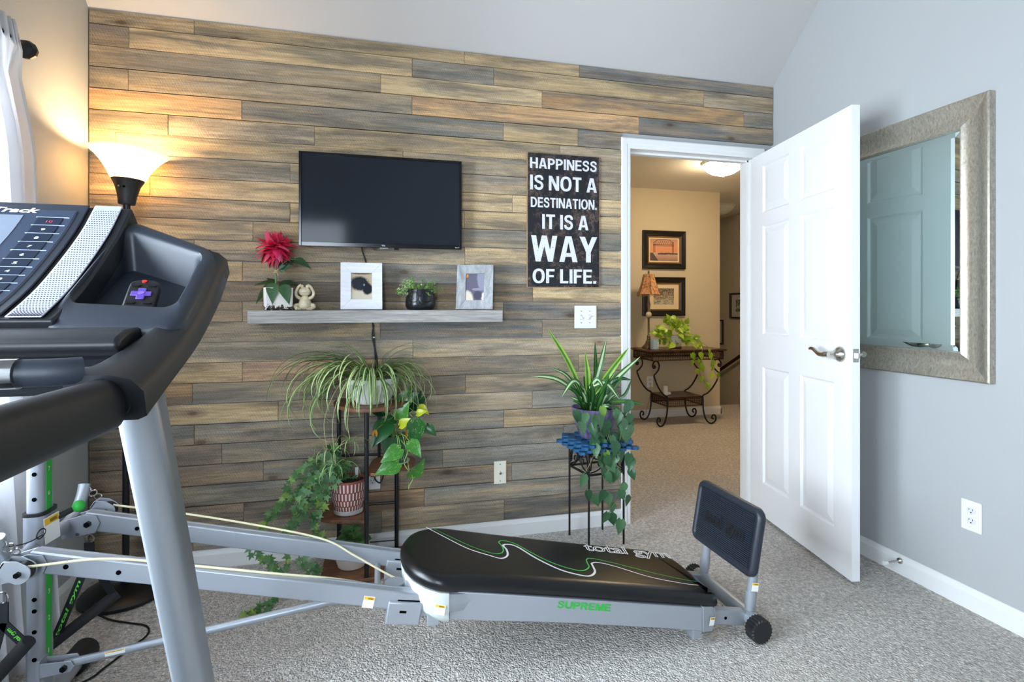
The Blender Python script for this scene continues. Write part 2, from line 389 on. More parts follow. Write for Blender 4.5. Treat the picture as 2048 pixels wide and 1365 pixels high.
struct('ceiling', MB().prism([(-.12, .02, EAVE-.031), (-.12, RIDGE_Y, RIDGE-.012), (-.12, RD-.02, EAVE), (-.12, RD-.02, EAVE+.1), (-.12, RIDGE_Y, RIDGE+.1), (-.12, .02, EAVE+.1)], (RW+.24, 0, 0)), M_CEIL, smooth=0)

# wall of stained planks with the doorway
DX0, DX1, DZ = 2.512, 3.288, 2.018
m = MB().box((-.12, 0, 0), (DX0-.012, .12, EAVE+.1)).box((DX1+.012, 0, 0), (RW+.12, .12, EAVE+.1)).box((DX0-.012, 0, DZ+.012), (DX1+.012, .12, EAVE+.1))
wall_wood = struct('wall_back', m, M_PAINT, smooth=0)
T_, G_, B_, O_, M_, D_, P_ = (202,176,136), (144,139,128), (116,116,114), (196,156,114), (170,154,130), (138,122,106), (192,158,130)
ROWS = [
 ([.404, 1.607, 2.214], [T_, T_, T_, B_]),
 ([.153, 1.352, 1.757, 2.954], [D_, T_, G_, T_, M_]),
 ([1.204, 2.01, 3.21], [M_, T_, O_, G_]),
 ([.149, 1.352, 2.557], [M_, M_, O_, B_]),
 ([.597, 1.806, 2.207], [O_, G_, T_, B_]),
 ([.302, .905, 2.109], [T_, M_, T_, M_]),
 ([.101, 1.309], [T_, T_, M_]),
 ([.8, 1.352], [M_, M_, M_]),
 ([.232, 1.853], [T_, T_, T_]),
 ([.8, 1.607], [M_, T_, T_]),
 ([.643, 1.45], [T_, T_, G_]),
 ([.404, 1.611], [M_, M_, T_]),
 ([.599, 1.204], [T_, M_, G_]),
 ([.302, 1.962], [T_, D_, T_]),
 ([.599, 1.807], [D_, M_, B_]),
 ([.2, 1.202, 2.012], [T_, M_, B_, M_]),
 ([.15, 1.356], [M_, M_, M_]),
 ([.599, 1.21, 2.212], [T_, P_, M_, M_]),
 ([.397, 1.204, 1.612], [O_, M_, D_, M_]),
 ([.749, 1.307, 1.958], [T_, M_, M_, G_]),
 ([.404, 1.21, 1.809], [G_, G_, G_, T_]),
 ([.515, 1.3, 2.129], [D_, M_, G_, G_]),
 ([.686, 1.5], [D_, G_, G_]),
 ([.25, 1.204, 1.85], [D_, G_, D_, G_]),
 ([.604, 1.0, 1.41], [D_, D_, O_, G_]),
 ([.4, 1.208, 1.811], [D_, G_, M_, B_]),
]
rnd = random.Random(3); PITCH = .0908; Z0 = 2.370
for r, (js, tones) in enumerate(ROWS):
    zt = EAVE - .004 if r == 0 else Z0 - PITCH*(r-1); zb = Z0 - PITCH*r
    if r == 25: zb = .083
    dzr = rnd.uniform(-.0012, .0012)
    xs = [.004] + js + [RW - .003]
    for k in range(len(xs)-1):
        a, b = xs[k] + .0006, xs[k+1] - .0006
        if zb < DZ + .04:                         # rows beside the doorway stop at the casing
            if a > 2.40: continue
            b = min(b, 2.4545)
        lo, hi = zb + .0016 + dzr, zt - .0016 + dzr
        cut = None
        if b > 2.5 and lo < 2.072:                 # plank running over the door head is notched
            cut = 2.4525 if a < 2.40 else None
            if not cut: lo = 2.0735
        y = -.0125 - rnd.uniform(0, .0035)
        cx, cz = (a+b)/2, (lo+hi)/2; sk = rnd.uniform(-.0007, .0007)
        mb = MB().loft([[(a-cx, yy, lo-cz), (a-cx, yy, hi-cz), (b-cx, yy, hi-cz+sk), (b-cx, yy, lo-cz+sk)] for yy in (0.0, y+.0012)] + [[(a-cx+.001, y, lo-cz+.001), (a-cx+.001, y, hi-cz-.001), (b-cx-.001, y, hi-cz+sk-.001), (b-cx-.001, y, lo-cz+sk+.001)]])
        if cut:
            mb = MB().prism([(q-cx, 0.0, z-cz) for q, z in ((a, lo), (cut, lo), (cut, 2.0735), (b, 2.0735), (b, hi), (a, hi))], (0, y, 0))
        me = mesh_of('plank', mb, M_PLANK, smooth=0); fixn(me)
        o = bpy.data.objects.new('plank', me); COL.objects.link(o); o.parent = wall_wood; o.location = (cx, -.0005, cz)
        j = rnd.uniform(.9, 1.1); c = tones[k]; o.color = srgb(*(min(255, q*j) for q in c))

def board_profile(h, t): return [(0, 0), (t, 0), (t, h*.72), (t*.75, h*.80), (t*.55, h*.88), (t*.45, h*.97), (t*.3, h), (0, h)]
def baseboard(name, a, b, nrm, h=.084, t=.014):
    a, b, nrm = Vector(a), Vector(b), Vector(nrm); pr = board_profile(h, t)
    return struct(name, MB().loft([[p + nrm*d + Vector((0,0,z)) for d, z in pr] for p in (a, b)]), M_WHITE, smooth=20)
baseboard('baseboard_back', (0.014, -.001, 0), (2.452, -.001, 0), (0,-1,0))
baseboard('baseboard_left', (.0, -.001, 0), (.0, RD, 0), (1,0,0))
baseboard('baseboard_right', (RW, -.02, 0), (RW, RD, 0), (-1,0,0))
baseboard('baseboard_rear', (.0, RD, 0), (RW, RD, 0), (0,1,0))

# door casing and jamb
m = MB(); pr = [(0, -.0), (0, .010), (.008, .017), (.034, .020), (.040, .0165), (.052, .0165), (.057, .012), (.060, 0)]
cas = []
def cpt(off, d, i):
    # left leg bottom, left top corner, right top corner, right leg bottom ; off = distance from the opening, d = projection
    X0, X1, Z = DX0 - .003 - off, DX1 + .003 + off, DZ - .001 + off
    return [(X0, -.001-d, 0), (X0, -.001-d, Z), (X1, -.001-d, Z), (X1, -.001-d, 0)][i]
m.loft([[cpt(.060 - o_ if False else o_, d_, i) for o_, d_ in [(0.0,0),(0.0,.012),(.007,.0165),(.020,.0165),(.026,.0205),(.05,.022),(.056,.018),(.058,0)]] for i in range(4)])
trim = struct('trim_1', m, M_WHITE, smooth=30)
m = MB().box((DX0-.012, 0, 0), (DX0, .12, DZ)).box((DX1, 0, 0), (DX1+.012, .12, DZ)).box((DX0-.012, 0, DZ), (DX1+.012, .12, DZ+.012))
m.box((DX0, .045, 0), (DX0+.011, .08, DZ)).box((DX1-.011, .045, 0), (DX1, .08, DZ)).box((DX0, .045, DZ-.011), (DX1, .08, DZ))
struct('trim_2', m, M_WHITE, smooth=0, bevel=.001)

# the open six-panel door
HG = Vector((3.262, -.020, 0.016)); EN = Vector((3.112, -.824, .016)); LD = (EN-HG).length
DU = (EN-HG).normalized(); DN = Vector((0,0,1)).cross(DU)           # DN points to the back face
if DN.x < 0: DN = -DN
DH, DT = 1.995, .036
def dp(u, z, n): return HG + DU*u + Vector((0,0,z)) + DN*n
us = [0, .112, .112+(LD-.32)/2, LD-.112-(LD-.32)/2, LD-.112, LD]; zs = [0, .18, .82, .995, 1.595, 1.665, 1.925, DH]
m = MB()
def dbox(u0, u1, z0, z1): m.loft([[dp(u0, z, n), dp(u1, z, n), dp(u1, z, n2), dp(u0, z, n2)] for z, n, n2 in ((z0, 0, DT), (z1, 0, DT))])
for a, b in ((0, 1), (2, 3), (4, 5)): dbox(us[a], us[b], 0, DH)
for a, b in ((1, 2), (3, 4)):
    for c, d in ((0, 1), (2, 3), (4, 5), (6, 7)): dbox(us[a], us[b], zs[c], zs[d])
M_DOOR = mat('door_white', (240, 240, 240), .38, spec=.4)
door = struct('door_1', m, M_DOOR, smooth=0)
for a, b in ((1, 2), (3, 4)):
    for c, d in ((1, 2), (3, 4), (5, 6)):
        mb = MB()
        for side, sg in ((0.0, 1), (DT, -1)):
            prof = [(0, 0), (.004, .003), (.009, .0085), (.015, .0085), (.020, .0070), (.046, .0015), (.048, .0015)]
            rings = [[dp(us[a]+i, zs[c]+i, side+sg*e), dp(us[b]-i, zs[c]+i, side+sg*e), dp(us[b]-i, zs[d]-i, side+sg*e), dp(us[a]+i, zs[d]-i, side+sg*e)] for i, e in prof]
            nb = len(mb.v); mb.loft(rings, cap=False); k = nb + 4*(len(prof)-1); mb.f.append([k, k+1, k+2, k+3]); mb.m.append(0)
        obj('panel', mb, M_DOOR, door, smooth=0)
# lever handles, latch and hinges
for side, sg in ((0.0, -1), (DT, 1)):
    c = dp(LD-.07, .945, side); ax = DN*sg
    mb = MB().tube([c, c+ax*.004, c+ax*.010, c+ax*.018, c+ax*.026, c+ax*.04, c+ax*.055], [.034, .034, .031, .024, .013, .0115, .0115], 28)
    h = obj('door_handle', mb, M_NICKEL, door, smooth=50, label='brushed nickel wavy lever handle')
    e = c + ax*.06
    pts = crv([e - DU*-.012, e - DU*.006 + ax*.004, e - DU*.03 + Vector((0,0,-.004)), e - DU*.06 + Vector((0,0,-.001)), e - DU*.09 + Vector((0,0,.014)), e - DU*.112 + Vector((0,0,.018)), e - DU*.122 + Vector((0,0,.014))], 5)
    n = len(pts); mb = MB().tube(pts, [.0125 if i < n*.3 else .0115 - .006*(i/n-.3)/.7 for i in range(n)], 12, up=tuple(ax))
    obj('lever', mb, M_NICKEL, h, smooth=50)
e0 = EN + Vector((0,0,.945-.028))
mb = MB(); q = DU*.0012
mb.loft([[p, p+DN*.024, p+DN*.024+Vector((0,0,.056)), p+Vector((0,0,.056))] for p in (e0 + DN*.006 - DU*.001, e0 + DN*.006 + q)])
lp = obj('latch_plate', mb, M_NICKEL, door, smooth=0)
mb = MB(); p0 = e0 + DN*.010 + Vector((0,0,.018))
mb.loft([[p0, p0+DN*.016, p0+DN*.016+Vector((0,0,.02)), p0+Vector((0,0,.02))], [p0+DU*.011+DN*.010, p0+DU*.011+DN*.016, p0+DU*.011+DN*.016+Vector((0,0,.02)), p0+DU*.011+DN*.010+Vector((0,0,.02))]])
obj('latch_bolt', mb, M_CHROME, lp, smooth=30)
for z in (.009, .047):
    c = e0 + DN*.018 + Vector((0,0,z)); obj('screw', MB().cyl(c, c + DU*.0018, .0035, 10), M_CHROME, lp)
for z in (.2, 1.0, 1.78):
    obj('hinge', MB().cyl(HG + Vector((.012, -.004, z)), HG + Vector((.012, -.004, z+.09)), .006, 10), M_NICKEL, door)

# side window (mostly out of the picture) and rear window
def glass_mat():
    t = NT('window_glass'); tr = t.node('ShaderNodeBsdfTransparent'); gl = t.node('ShaderNodeBsdfGlossy'); gl.inputs['Roughness'].default_value = .02
    fr = t.node('ShaderNodeFresnel'); fr.inputs[0].default_value = 1.3; ms = t.node('ShaderNodeMixShader'); t.link(fr.outputs[0], ms.inputs[0]); t.link(tr.outputs[0], ms.inputs[1]); t.link(gl.outputs[0], ms.inputs[2]); t.link(ms.outputs[0], t.out.inputs[0]); return t.m
M_GLASS = glass_mat()
def window(name, P, w, h, casing=True):
    """P(a, z, n): a along the wall 0..w, z up 0..h, n into the room"""
    def bx(a0, a1, z0, z1, n0, n1): return [[P(a0, z, n0), P(a1, z, n0), P(a1, z, n1), P(a0, z, n1)] for z in (z0, z1)]
    m = MB()
    for a0, a1, z0, z1 in ((0, .05, 0, h), (w-.05, w, 0, h), (.05, w-.05, 0, .05), (.05, w-.05, h-.05, h), (.05, w-.05, h/2-.02, h/2+.02)): m.loft(bx(a0, a1, z0, z1, -.09, -.045))
    if w > 1.5: m.loft(bx(w/2-.03, w/2+.03, .05, h-.05, -.092, -.043))
    f = struct(name, m, M_WHITE, smooth=0, bevel=.002)
    cols = [(.05, w/2-.03), (w/2+.03, w-.05)] if w > 1.5 else [(.05, w-.05)]
    for a0, a1 in cols:
        for z0, z1 in ((.05, h/2-.02), (h/2+.02, h-.05)):
            obj('pane', MB().loft(bx(a0, a1, z0, z1, -.070, -.066)), M_GLASS, f, smooth=0)
    m = MB()
    for a0, a1, z0, z1 in ((-.06, 0, -.06, h+.06), (w, w+.06, -.06, h+.06), (0, w, h, h+.06), (0, w, -.06, 0)): m.loft(bx(a0, a1, z0, z1, 0, .016))
    m.loft(bx(-.07, w+.07, -.02, .0, .0, .04))
    obj('window_casing', m, M_WHITE, f, smooth=0, bevel=.002)
window('window_1', lambda a, z, n: Vector((n, WY0+a, WZ0+z)), WY1-WY0, WZ1-WZ0)
window('window_2', lambda a, z, n: Vector((RX0+a, RD+n, RZ0+z)), RX1-RX0, RZ1-RZ0)

# ------------------------------------------------------------------ hall beyond the doorway
HY = 2.452; HC = 4.80; SX = 5.90
struct('wall_hall', MB().box((2.1, HY, -.02), (HC, HY+.12, CEIL2)).box((HC-.12, HY+.12, -2.2), (HC, 6.0, CEIL2)), M_TAN, smooth=0)
struct('wall_hall_left', MB().box((2.1, .12, 0), (2.2, HY, CEIL2)), M_TAN, smooth=0)
struct('wall_stairs', MB().box((SX, .12, -2.2), (SX+.1, 6.0, CEIL2)), M_CREAM, smooth=0)
struct('wall_stairs_end', MB().box((HC, 6.0, -2.2), (SX+.1, 6.1, CEIL2)), M_CREAM, smooth=0)
struct('wall_hall_front', MB().box((RW+.12, .0, 0), (SX, .12, CEIL2)), M_TAN, smooth=0)
struct('ceiling_hall', MB().box((2.1, .12, CEIL2), (SX+.1, 6.1, CEIL2+.06)), mat('hall_ceiling_white', (238, 234, 226), .85), smooth=0)
baseboard('baseboard_hall', (2.2, HY, 0), (HC+.012, HY, 0), (0,-1,0), .085, .014)
baseboard('baseboard_hall_return', (HC, HY-.014, 0), (HC, 2.90, 0), (1,0,0), .085, .014)
m = MB()
for k in range(9): m.box((HC, 2.9+.26*k, -.19*(k+1)-.2), (SX, 2.9+.26*(k+1)+.02, -.19*(k+1)))
m.box((HC, 2.86, -.42), (SX, 2.9, -.06)).box((HC, 5.22, -2.2), (SX, 6.0, -1.75))
st = struct('stairs', m, M_CARPET, smooth=0)

# ================================================================== ON THE WALLS
# ------------------------------------------------------------------ television
M_TVB = mat('tv_gloss_black', (9, 10, 12), .18, spec=.5)
def screen_mat():
    t = NT('tv_screen'); t.b.inputs['Base Color'].default_value = srgb(38, 41, 47); t.b.inputs['Roughness'].default_value = .09; t.b.inputs['Specular IOR Level'].default_value = .12
    return t.m
TX0, TX1, TZ0, TZ1, TY = .846, 1.584, 1.441, 1.868, -.075
tv = thing('television', (1.215, 0, 1.44), 'black flat-screen television hung on the plank wall above the shelf', 'television')
b = .011; bb = .019
m = MB()
for x0, x1, z0, z1 in ((TX0, TX0+b, TZ0, TZ1), (TX1-b, TX1, TZ0, TZ1), (TX0+b, TX1-b, TZ1-b, TZ1), (TX0+b, TX1-b, TZ0, TZ0+bb)): m.box((x0, TY-.008, z0), (x1, TY+.012, z1))
bez = obj('bezel', m, M_TVB, tv, smooth=0, bevel=.0012)
obj('screen', MB().box((TX0+b, TY-.002, TZ0+bb), (TX1-b, TY+.010, TZ1-b)), screen_mat(), tv, smooth=0)
obj('back_housing', MB().loft([[(TX0+i, y, TZ0+i), (TX1-i, y, TZ0+i), (TX1-i, y, TZ1-i), (TX0+i, y, TZ1-i)] for i, y in ((.002, TY+.012), (.004, TY+.025), (.06, TY+.048))]), mat('tv_back_plastic', (20, 20, 22), .5), tv)
obj('wall_bracket', MB().box((1.06, TY+.045, 1.55), (1.37, -.0135, 1.76)), M_BLACK, tv, smooth=0)
M_PRINTW = mat('white_print', (235, 235, 235), .5)
text('logo', 'TCL', WALLM(1.208, TZ0+.0065, TY-.0082), .017, .0065, M_PRINTW, bez, bold=.02)
text('logo', 'Roku TV', WALLM(1.552, TZ0+.007, TY-.0082), .020, .004, M_PRINTW, bez, bold=.01)
obj('sensor_bar', MB().box((1.20, TY-.006, TZ0-.005), (1.238, TY+.004, TZ0+.0005)), mat('smoked_plastic', (150, 150, 155), .2), tv, bevel=.0015)
for x in (1.168, 1.266): obj('stand_socket', MB().box((x, TY, TZ0-.008), (x+.021, TY+.018, TZ0+.001)), M_TVB, tv, bevel=.001)

# power cable: from the set down behind the shelf to the outlet
cab = obj('television_cable', MB().tube(crv([(1.12, -.045, 1.50), (1.118, -.026, 1.44), (1.135, -.018, 1.38), (1.155, -.0185, 1.28), (1.165, -.0185, 1.16), (1.168, -.0185, 1.08), (1.176, -.0185, .98), (1.182, -.0185, .86), (1.190, -.020, .70), (1.225, -.020, .48), (1.225, -.020, .40), (1.205, -.024, .33), (1.18, -.032, .345), (1.176, -.034, .372)], 6), .0034, 6)
   .tube(crv([(1.172, -.0185, 1.08), (1.166, -.0185, 1.02), (1.187, -.0185, .92), (1.187, -.0185, .84)], 6), .003, 6), M_CORD)
tag(cab, 'black power cable running down the planks behind the shelf to the outlet', 'cable')
for z in (1.37, 1.02): obj('cable_clip', MB().box((1.130 if z > 1.2 else 1.168, -.0225, z-.003), (1.140 if z > 1.2 else 1.178, -.0135, z+.003)), M_OFFW, cab, bevel=.001)

# ------------------------------------------------------------------ wooden word sign
def sign_mat():
    t = NT('distressed_black_board'); v = t.coords('Object')
    n1 = t.noise(v, 7, 6, .72); n2 = t.noise(v, 55, 4, .75); n3 = t.noise(v, 260, 2, .6)
    w = t.math('ADD', t.math('MULTIPLY', n1, .62), t.math('MULTIPLY', n2, .38))
    f = t.ramp(w, [(.50, 0.0), (.60, .55), (.66, .85)])
    f = t.math('MULTIPLY', f, t.ramp(n3, [(.42, .15), (.56, 1.0)]))
    c = t.mix(f, srgb(19, 20, 27), srgb(150, 124, 106)); t.link(c, t.b.inputs['Base Color']); t.b.inputs['Roughness'].default_value = .6; t.bump(w, .15, .002); return t.m
def worn_white():
    t = NT('worn_white_lettering'); v = t.coords('Object'); n = t.noise(v, 160, 4, .7)
    c = t.mix(t.ramp(n, [(.60, 0.0), (.66, .8)]), srgb(226, 226, 230), srgb(60, 56, 58)); t.link(c, t.b.inputs['Base Color']); t.b.inputs['Roughness'].default_value = .6; return t.m
SG0, SG1, SZ0, SZ1 = 1.930, 2.320, 1.267, 1.951
sign = thing('word_sign', (2.125, -.02, SZ0), 'dark distressed wooden sign with large white slogan lettering between television and doorway', 'sign')
bd = obj('board', MB().box((SG0, -.030, SZ0), (SG1, -.0175, SZ1)), sign_mat(), sign, smooth=0, bevel=.0015)
obj('edge', MB().box((SG0-.0025, -.028, SZ0-.002), (SG0, -.018, SZ1)).box((SG1, -.028, SZ0), (SG1+.002, -.018, SZ1)).box((SG0, -.028, SZ0-.003), (SG1, -.018, SZ0)), mat('raw_board_edge', (176, 140, 100), .7), sign, smooth=0)
MW = worn_white()
H_, Wd = SZ1-SZ0, SG1-SG0
for s, x0, x1, y0, y1 in (('HAPPINESS', .03, .965, .035, .115), ('IS NOT A', .03, .965, .165, .275), ('DESTINATION.', .04, .965, .330, .405), ('IT IS A', .195, .845, .455, .565), ('WAY', .045, .97, .615, .81), ('OF LIFE.', .065, .955, .865, .972)):
    # the rows of the board are measured from its top edge
    caps('lettering', s, WALLM(SG0+x0*Wd, SZ1-y1*H_, -.0302), (x1-x0)*Wd, (y1-y0)*H_, MW, bd)

# ------------------------------------------------------------------ plates on the walls
def screw(p, ax, par, r=.0028, mt=None): obj('screw', MB().cyl(p, Vector(p)+Vector(ax)*.0012, r, 10), mt or M_NICKEL, par)
sw = thing('light_switch', (2.248, -.017, 1.055), 'white double toggle light switch plate on the planks below the word sign', 'light switch')
obj('plate', MB().box((2.186, -.0225, 1.052), (2.307, -.0165, 1.171)), M_OFFW, sw, smooth=0, bevel=.002)
obj('gap_shim', MB().box((2.307, -.018, 1.053), (2.313, -.0125, 1.170)), mat('pale_wood_cut', (198, 150, 112), .7), sw, smooth=0)
for i, x in enumerate((2.223, 2.270)):
    obj('toggle_slot', MB().box((x-.0055, -.0232, 1.098), (x+.0055, -.0220, 1.124)), mat('toggle_slot', (196, 196, 194), .4), sw, smooth=0)
    s = -1 if i == 0 else 1
    obj('toggle', MB().loft([[(x-.0045, -.0225, 1.106), (x+.0045, -.0225, 1.106), (x+.0045, -.0225, 1.117), (x-.0045, -.0225, 1.117)], [(x-.0035, -.034, 1.108+.008*s), (x+.0035, -.034, 1.108+.008*s), (x+.0035, -.034, 1.113+.008*s), (x-.0035, -.034, 1.113+.008*s)]]), M_OFFW, sw, smooth=0, bevel=.0008)
    for z in (1.081, 1.142): screw((x, -.0222, z), (0,-1,0), sw)
cx = thing('cable_outlet', (1.789, -.017, .275), 'ivory coaxial cable wall plate low on the planks', 'wall plate')
obj('plate', MB().box((1.757, -.0225, .274), (1.819, -.0165, .388)), M_IVORY, cx, smooth=0, bevel=.002)
obj('gap_shim', MB().box((1.819, -.018, .275), (1.8235, -.0125, .387)), mat('pale_wood_cut', (198, 150, 112), .7), cx, smooth=0)
obj('inset', MB().box((1.776, -.0232, .303), (1.800, -.0222, .360)), M_IVORY, cx, smooth=0, bevel=.001)
obj('connector', MB().cyl((1.788, -.0225, .328), (1.788, -.034, .328), .0048, 12).cyl((1.788, -.0225, .328), (1.788, -.026, .328), .007, 6), M_NICKEL, cx)
for z in (.289, .373): screw((1.788, -.0222, z), (0,-1,0), cx)
def outlet(name, label, P, ax, plugmat=None):
    """P(a, z, n): metres from the plate centre, n out of the wall"""
    t = thing(name, P(0, -.058, 0), label, 'outlet')
    def bx(a0, a1, z0, z1, n0, n1): return [[P(a0, z, n0), P(a1, z, n0), P(a1, z, n1), P(a0, z, n1)] for z in (z0, z1)]
    obj('plate', MB().loft(bx(-.0365, .0365, -.058, .058, 0.0005, .006)), M_OFFW, t, smooth=0, bevel=.002)
    for zc in (-.0195, .0195):
        ring = lambda n: [P(max(-.0165, min(.0165, .0178*math.cos(a))), zc+.0142*math.sin(a), n) for a in [2*math.pi*k/20 for k in range(20)]]
        f = obj('receptacle', MB().loft([ring(.006), ring(.0072)]), mat('receptacle_face', (222, 222, 220), .35), t, smooth=30)
        for a0, w, z0, z1 in ((-.0075, .0022, .0015, .0085), (.0055, .0022, .0022, .008)): obj('slot', MB().loft(bx(a0, a0+w, zc+z0, zc+z1, .0071, .0074)), M_HOLE, f, smooth=0)
        obj('slot', MB().loft([[P(.0026*math.cos(a), zc-.0062+.0026*math.sin(a), n) for a in [2*math.pi*k/8 for k in range(8)]] for n in (.0071, .0074)]), M_HOLE, f)
    return t
outlet('wall_outlet', 'white double outlet plate low on the bare grey wall past the mirror', lambda a, z, n: Vector((RW-n, -1.082+a, .361+z)), None)
o2 = outlet('wall_outlet', 'white outlet plate with a black plug behind the tiered plant stand', lambda a, z, n: Vector((1.166+a, -.0155-n, .355+z)), None)
obj('plug', MB().box((1.158, -.045, .362), (1.182, -.0225, .386)), M_BLACK, o2, smooth=0, bevel=.003)

# spring door stop on the baseboard
ds = thing('door_stop', (RW-.014, -.722, .055), 'metal door stop with white rubber tip on the baseboard behind the door', 'door stop')
obj('stem', MB().cyl((RW-.013, -.80, .06), (RW-.085, -.80, .06), .0045, 10), M_NICKEL, ds)
obj('flange', MB().tube([(RW-.0135, -.80, .06), (RW-.020, -.80, .06), (RW-.026, -.80, .06)], [.013, .012, .005], 16), M_NICKEL, ds)
obj('rubber_tip', MB().tube([(RW-.083, -.80, .06), (RW-.090, -.80, .06), (RW-.102, -.80, .06)], [.0075, .009, .0085], 14), M_OFFW, ds)

# ------------------------------------------------------------------ mirror
def champagne():
    t = NT('champagne_leaf_frame'); v = t.coords('Object', (60, 140, 60)); n = t.noise(v, 1, 5, .7, .6); n2 = t.noise(t.coords('Object', (300, 900, 30)), 1.0, 3)
    c = t.mix(t.ramp(n, [(.3, 0.0), (.65, 1.0)]), srgb(158, 148, 132), srgb(206, 198, 182)); c = t.mix(.4, c, t.ramp(n2, [(.3, .7), (.7, 1.1)]), 'MULTIPLY')
    t.link(c, t.b.inputs['Base Color']); t.b.inputs['Metallic'].default_value = .75; t.b.inputs['Roughness'].default_value = .33; t.bump(n, .15, .001); return t.m
MY0, MY1, MZ0, MZ1, FW = -.40, -1.163, .880, 1.966, .108
mir = thing('wall_mirror', (RW, -.78, MZ0), 'large rectangular wall mirror in a wide brushed champagne frame beside the open door', 'mirror')
def mp_(i, e): return [(RW-e, MY0-i, MZ0+i), (RW-e, MY1+i, MZ0+i), (RW-e, MY1+i, MZ1-i), (RW-e, MY0-i, MZ1-i)]
MCH = champagne()
fr = []
for k in range(4):
    prof = [(0, .001), (0, .030), (.005, .034), (.012, .033), (.03, .0245), (.05, .0185), (.072, .0170), (.090, .0205), (.100, .0265), (.107, .027), (.110, .014), (.110, .001)]
    rings = [[mp_(i, e)[j] for i, e in prof] for j in (k, (k+1) % 4)]
    obj('frame_rail', MB().loft(rings), MCH, mir, smooth=40)
M_MIR = mat('mirror_silver', (222, 236, 234), .015, metal=1.0)
mb = MB(); g0, g1 = .108, .132
rings = [mp_(.106, .012), mp_(.110, .0125), mp_(.134, .0150), mp_(.136, .0150)]
mb.loft(rings, cap=False); mb.f.append([12, 13, 14, 15]); mb.m.append(0)
obj('mirror_glass', mb, M_MIR, mir, smooth=0)

# ------------------------------------------------------------------ curtain and rod
def sheer():
    t = NT('white_sheer_voile'); c = srgb(250, 250, 252)
    d = t.node('ShaderNodeBsdfDiffuse'); d.inputs[0].default_value = c; tl = t.node('ShaderNodeBsdfTranslucent'); tl.inputs[0].default_value = c; tr = t.node('ShaderNodeBsdfTransparent')
    m1 = t.node('ShaderNodeMixShader'); m1.inputs[0].default_value = .6; t.link(d.outputs[0], m1.inputs[1]); t.link(tl.outputs[0], m1.inputs[2])
    m2 = t.node('ShaderNodeMixShader'); m2.inputs[0].default_value = .22; t.link(m1.outputs[0], m2.inputs[1]); t.link(tr.outputs[0], m2.inputs[2]); t.link(m2.outputs[0], t.out.inputs[0]); return t.m
MSH = sheer()
def curtain(label, ye, sgn, width_top, width_bot, seed):
    """ye(z): y of the outer edge"""
    rr = random.Random(seed); nu, nz = 120, 26; vs = []; fs = []
    ph = [rr.uniform(0, 6.28) for _ in range(4)]
    for j in range(nz+1):
        f = j/nz; z = 2.045 - f*(2.035-.012); top = max(0, 1-(abs(z-1.992)/.05))
        for i in range(nu+1):
            a = i/nu; wdt = width_top + (width_bot-width_top)*f
            y = ye(z) - sgn*wdt*(a + .012*math.sin(a*40+ph[0]))
            amp = (.010 + (.020 if sgn > 0 else .008)*f)*min(1, f*8+.35)
            x = .088 + amp*(math.sin(a*2*math.pi*8 + ph[1]) + .4*math.sin(a*2*math.pi*17+ph[2]+2*f)) + .010*math.sin(5*f+ph[3])*a
            if z > 1.992: x = .10 + .018*math.sin(a*2*math.pi*26+ph[2])
            x = max(x, .03)
            if abs(z-1.992) < .045: x = max(x, .1135)
            vs.append((x, y, z))
    for j in range(nz):
        for i in range(nu): k = j*(nu+1)+i; fs.append((k, k+1, k+nu+2, k+nu+1))
    o = obj('sheer_curtain', MB().add(vs, fs), MSH, smooth=80); tag(o, label, 'curtain')
    md = o.modifiers.new('thick', 'SOLIDIFY'); md.thickness = .0006
    return o
def edge_far(z): return -.668 + (.120*(2.03-z)/.34 if z > 1.69 else .120 + .10*(1.69-z)/1.69)
curtain('white sheer curtain gathered on the black rod behind the treadmill', edge_far, 1, .62, .55, 4)
curtain('white sheer curtain panel bunched at the window end away from the plank wall', lambda z: -3.15, -1, .40, .38, 9)
rod = thing('curtain_rod', (0.0, -1.9, 1.99), 'black curtain rod with leaf shaped finials above the window', 'curtain rod')
obj('rod', MB().cyl((.10, -.648, 1.99), (.10, -3.16, 1.99), .0095, 12), M_BLACK, rod)
for y in (-.70, -3.10): obj('bracket', MB().cyl((.001, y, 1.99), (.10, y, 1.99), .006, 8).cyl((.0015, y, 1.99), (.006, y, 1.99), .022, 14), M_BLACK, rod)
for s, y in ((1, -.648), (-1, -3.16)):
    obj('finial', MB().lathe([(.010, 0), (.012, .005), (.008, .009), (.014, .014), (.025, .024), (.030, .038), (.027, .052), (.016, .063), (.003, .069)], n=10, M=Matrix.Translation((.10, y, 1.99)) @ Matrix.Rotation(R(-90*s), 4, 'X')), M_BLACK, rod, smooth=25)

# ------------------------------------------------------------------ floor lamp (torchiere)
LX, LY = .195, -.135
M_GLOW = NT('lit_opal_glass_shade')
_t = M_GLOW; _t.b.inputs['Base Color'].default_value = srgb(255, 244, 222); _t.b.inputs['Roughness'].default_value = .35
_lw = _t.node('ShaderNodeTexCoord'); _sp = _t.node('ShaderNodeSeparateXYZ'); _t.link(_lw.outputs['Generated'], _sp.inputs[0])
_t.b.inputs['Emission Color'].default_value = srgb(255, 222, 165); _t.b.inputs['Emission Strength'].default_value = .6
_tl = _t.node('ShaderNodeBsdfTranslucent'); _tl.inputs[0].default_value = srgb(255, 240, 215); _ms = _t.node('ShaderNodeMixShader'); _ms.inputs[0].default_value = .55
_t.link(_t.b.outputs[0], _ms.inputs[1]); _t.link(_tl.outputs[0], _ms.inputs[2]); _t.link(_ms.outputs[0], _t.out.inputs[0]); M_GLOW = M_GLOW.m
lamp = thing('floor_lamp', (LX, LY, 0), 'black torchiere floor lamp with a lit white glass bowl in the corner', 'lamp')
TOP = Vector((LX-.003, LY, 1.585))
tilt = Matrix.Translation(TOP) @ Matrix.Rotation(R(2.5), 4, 'Y')
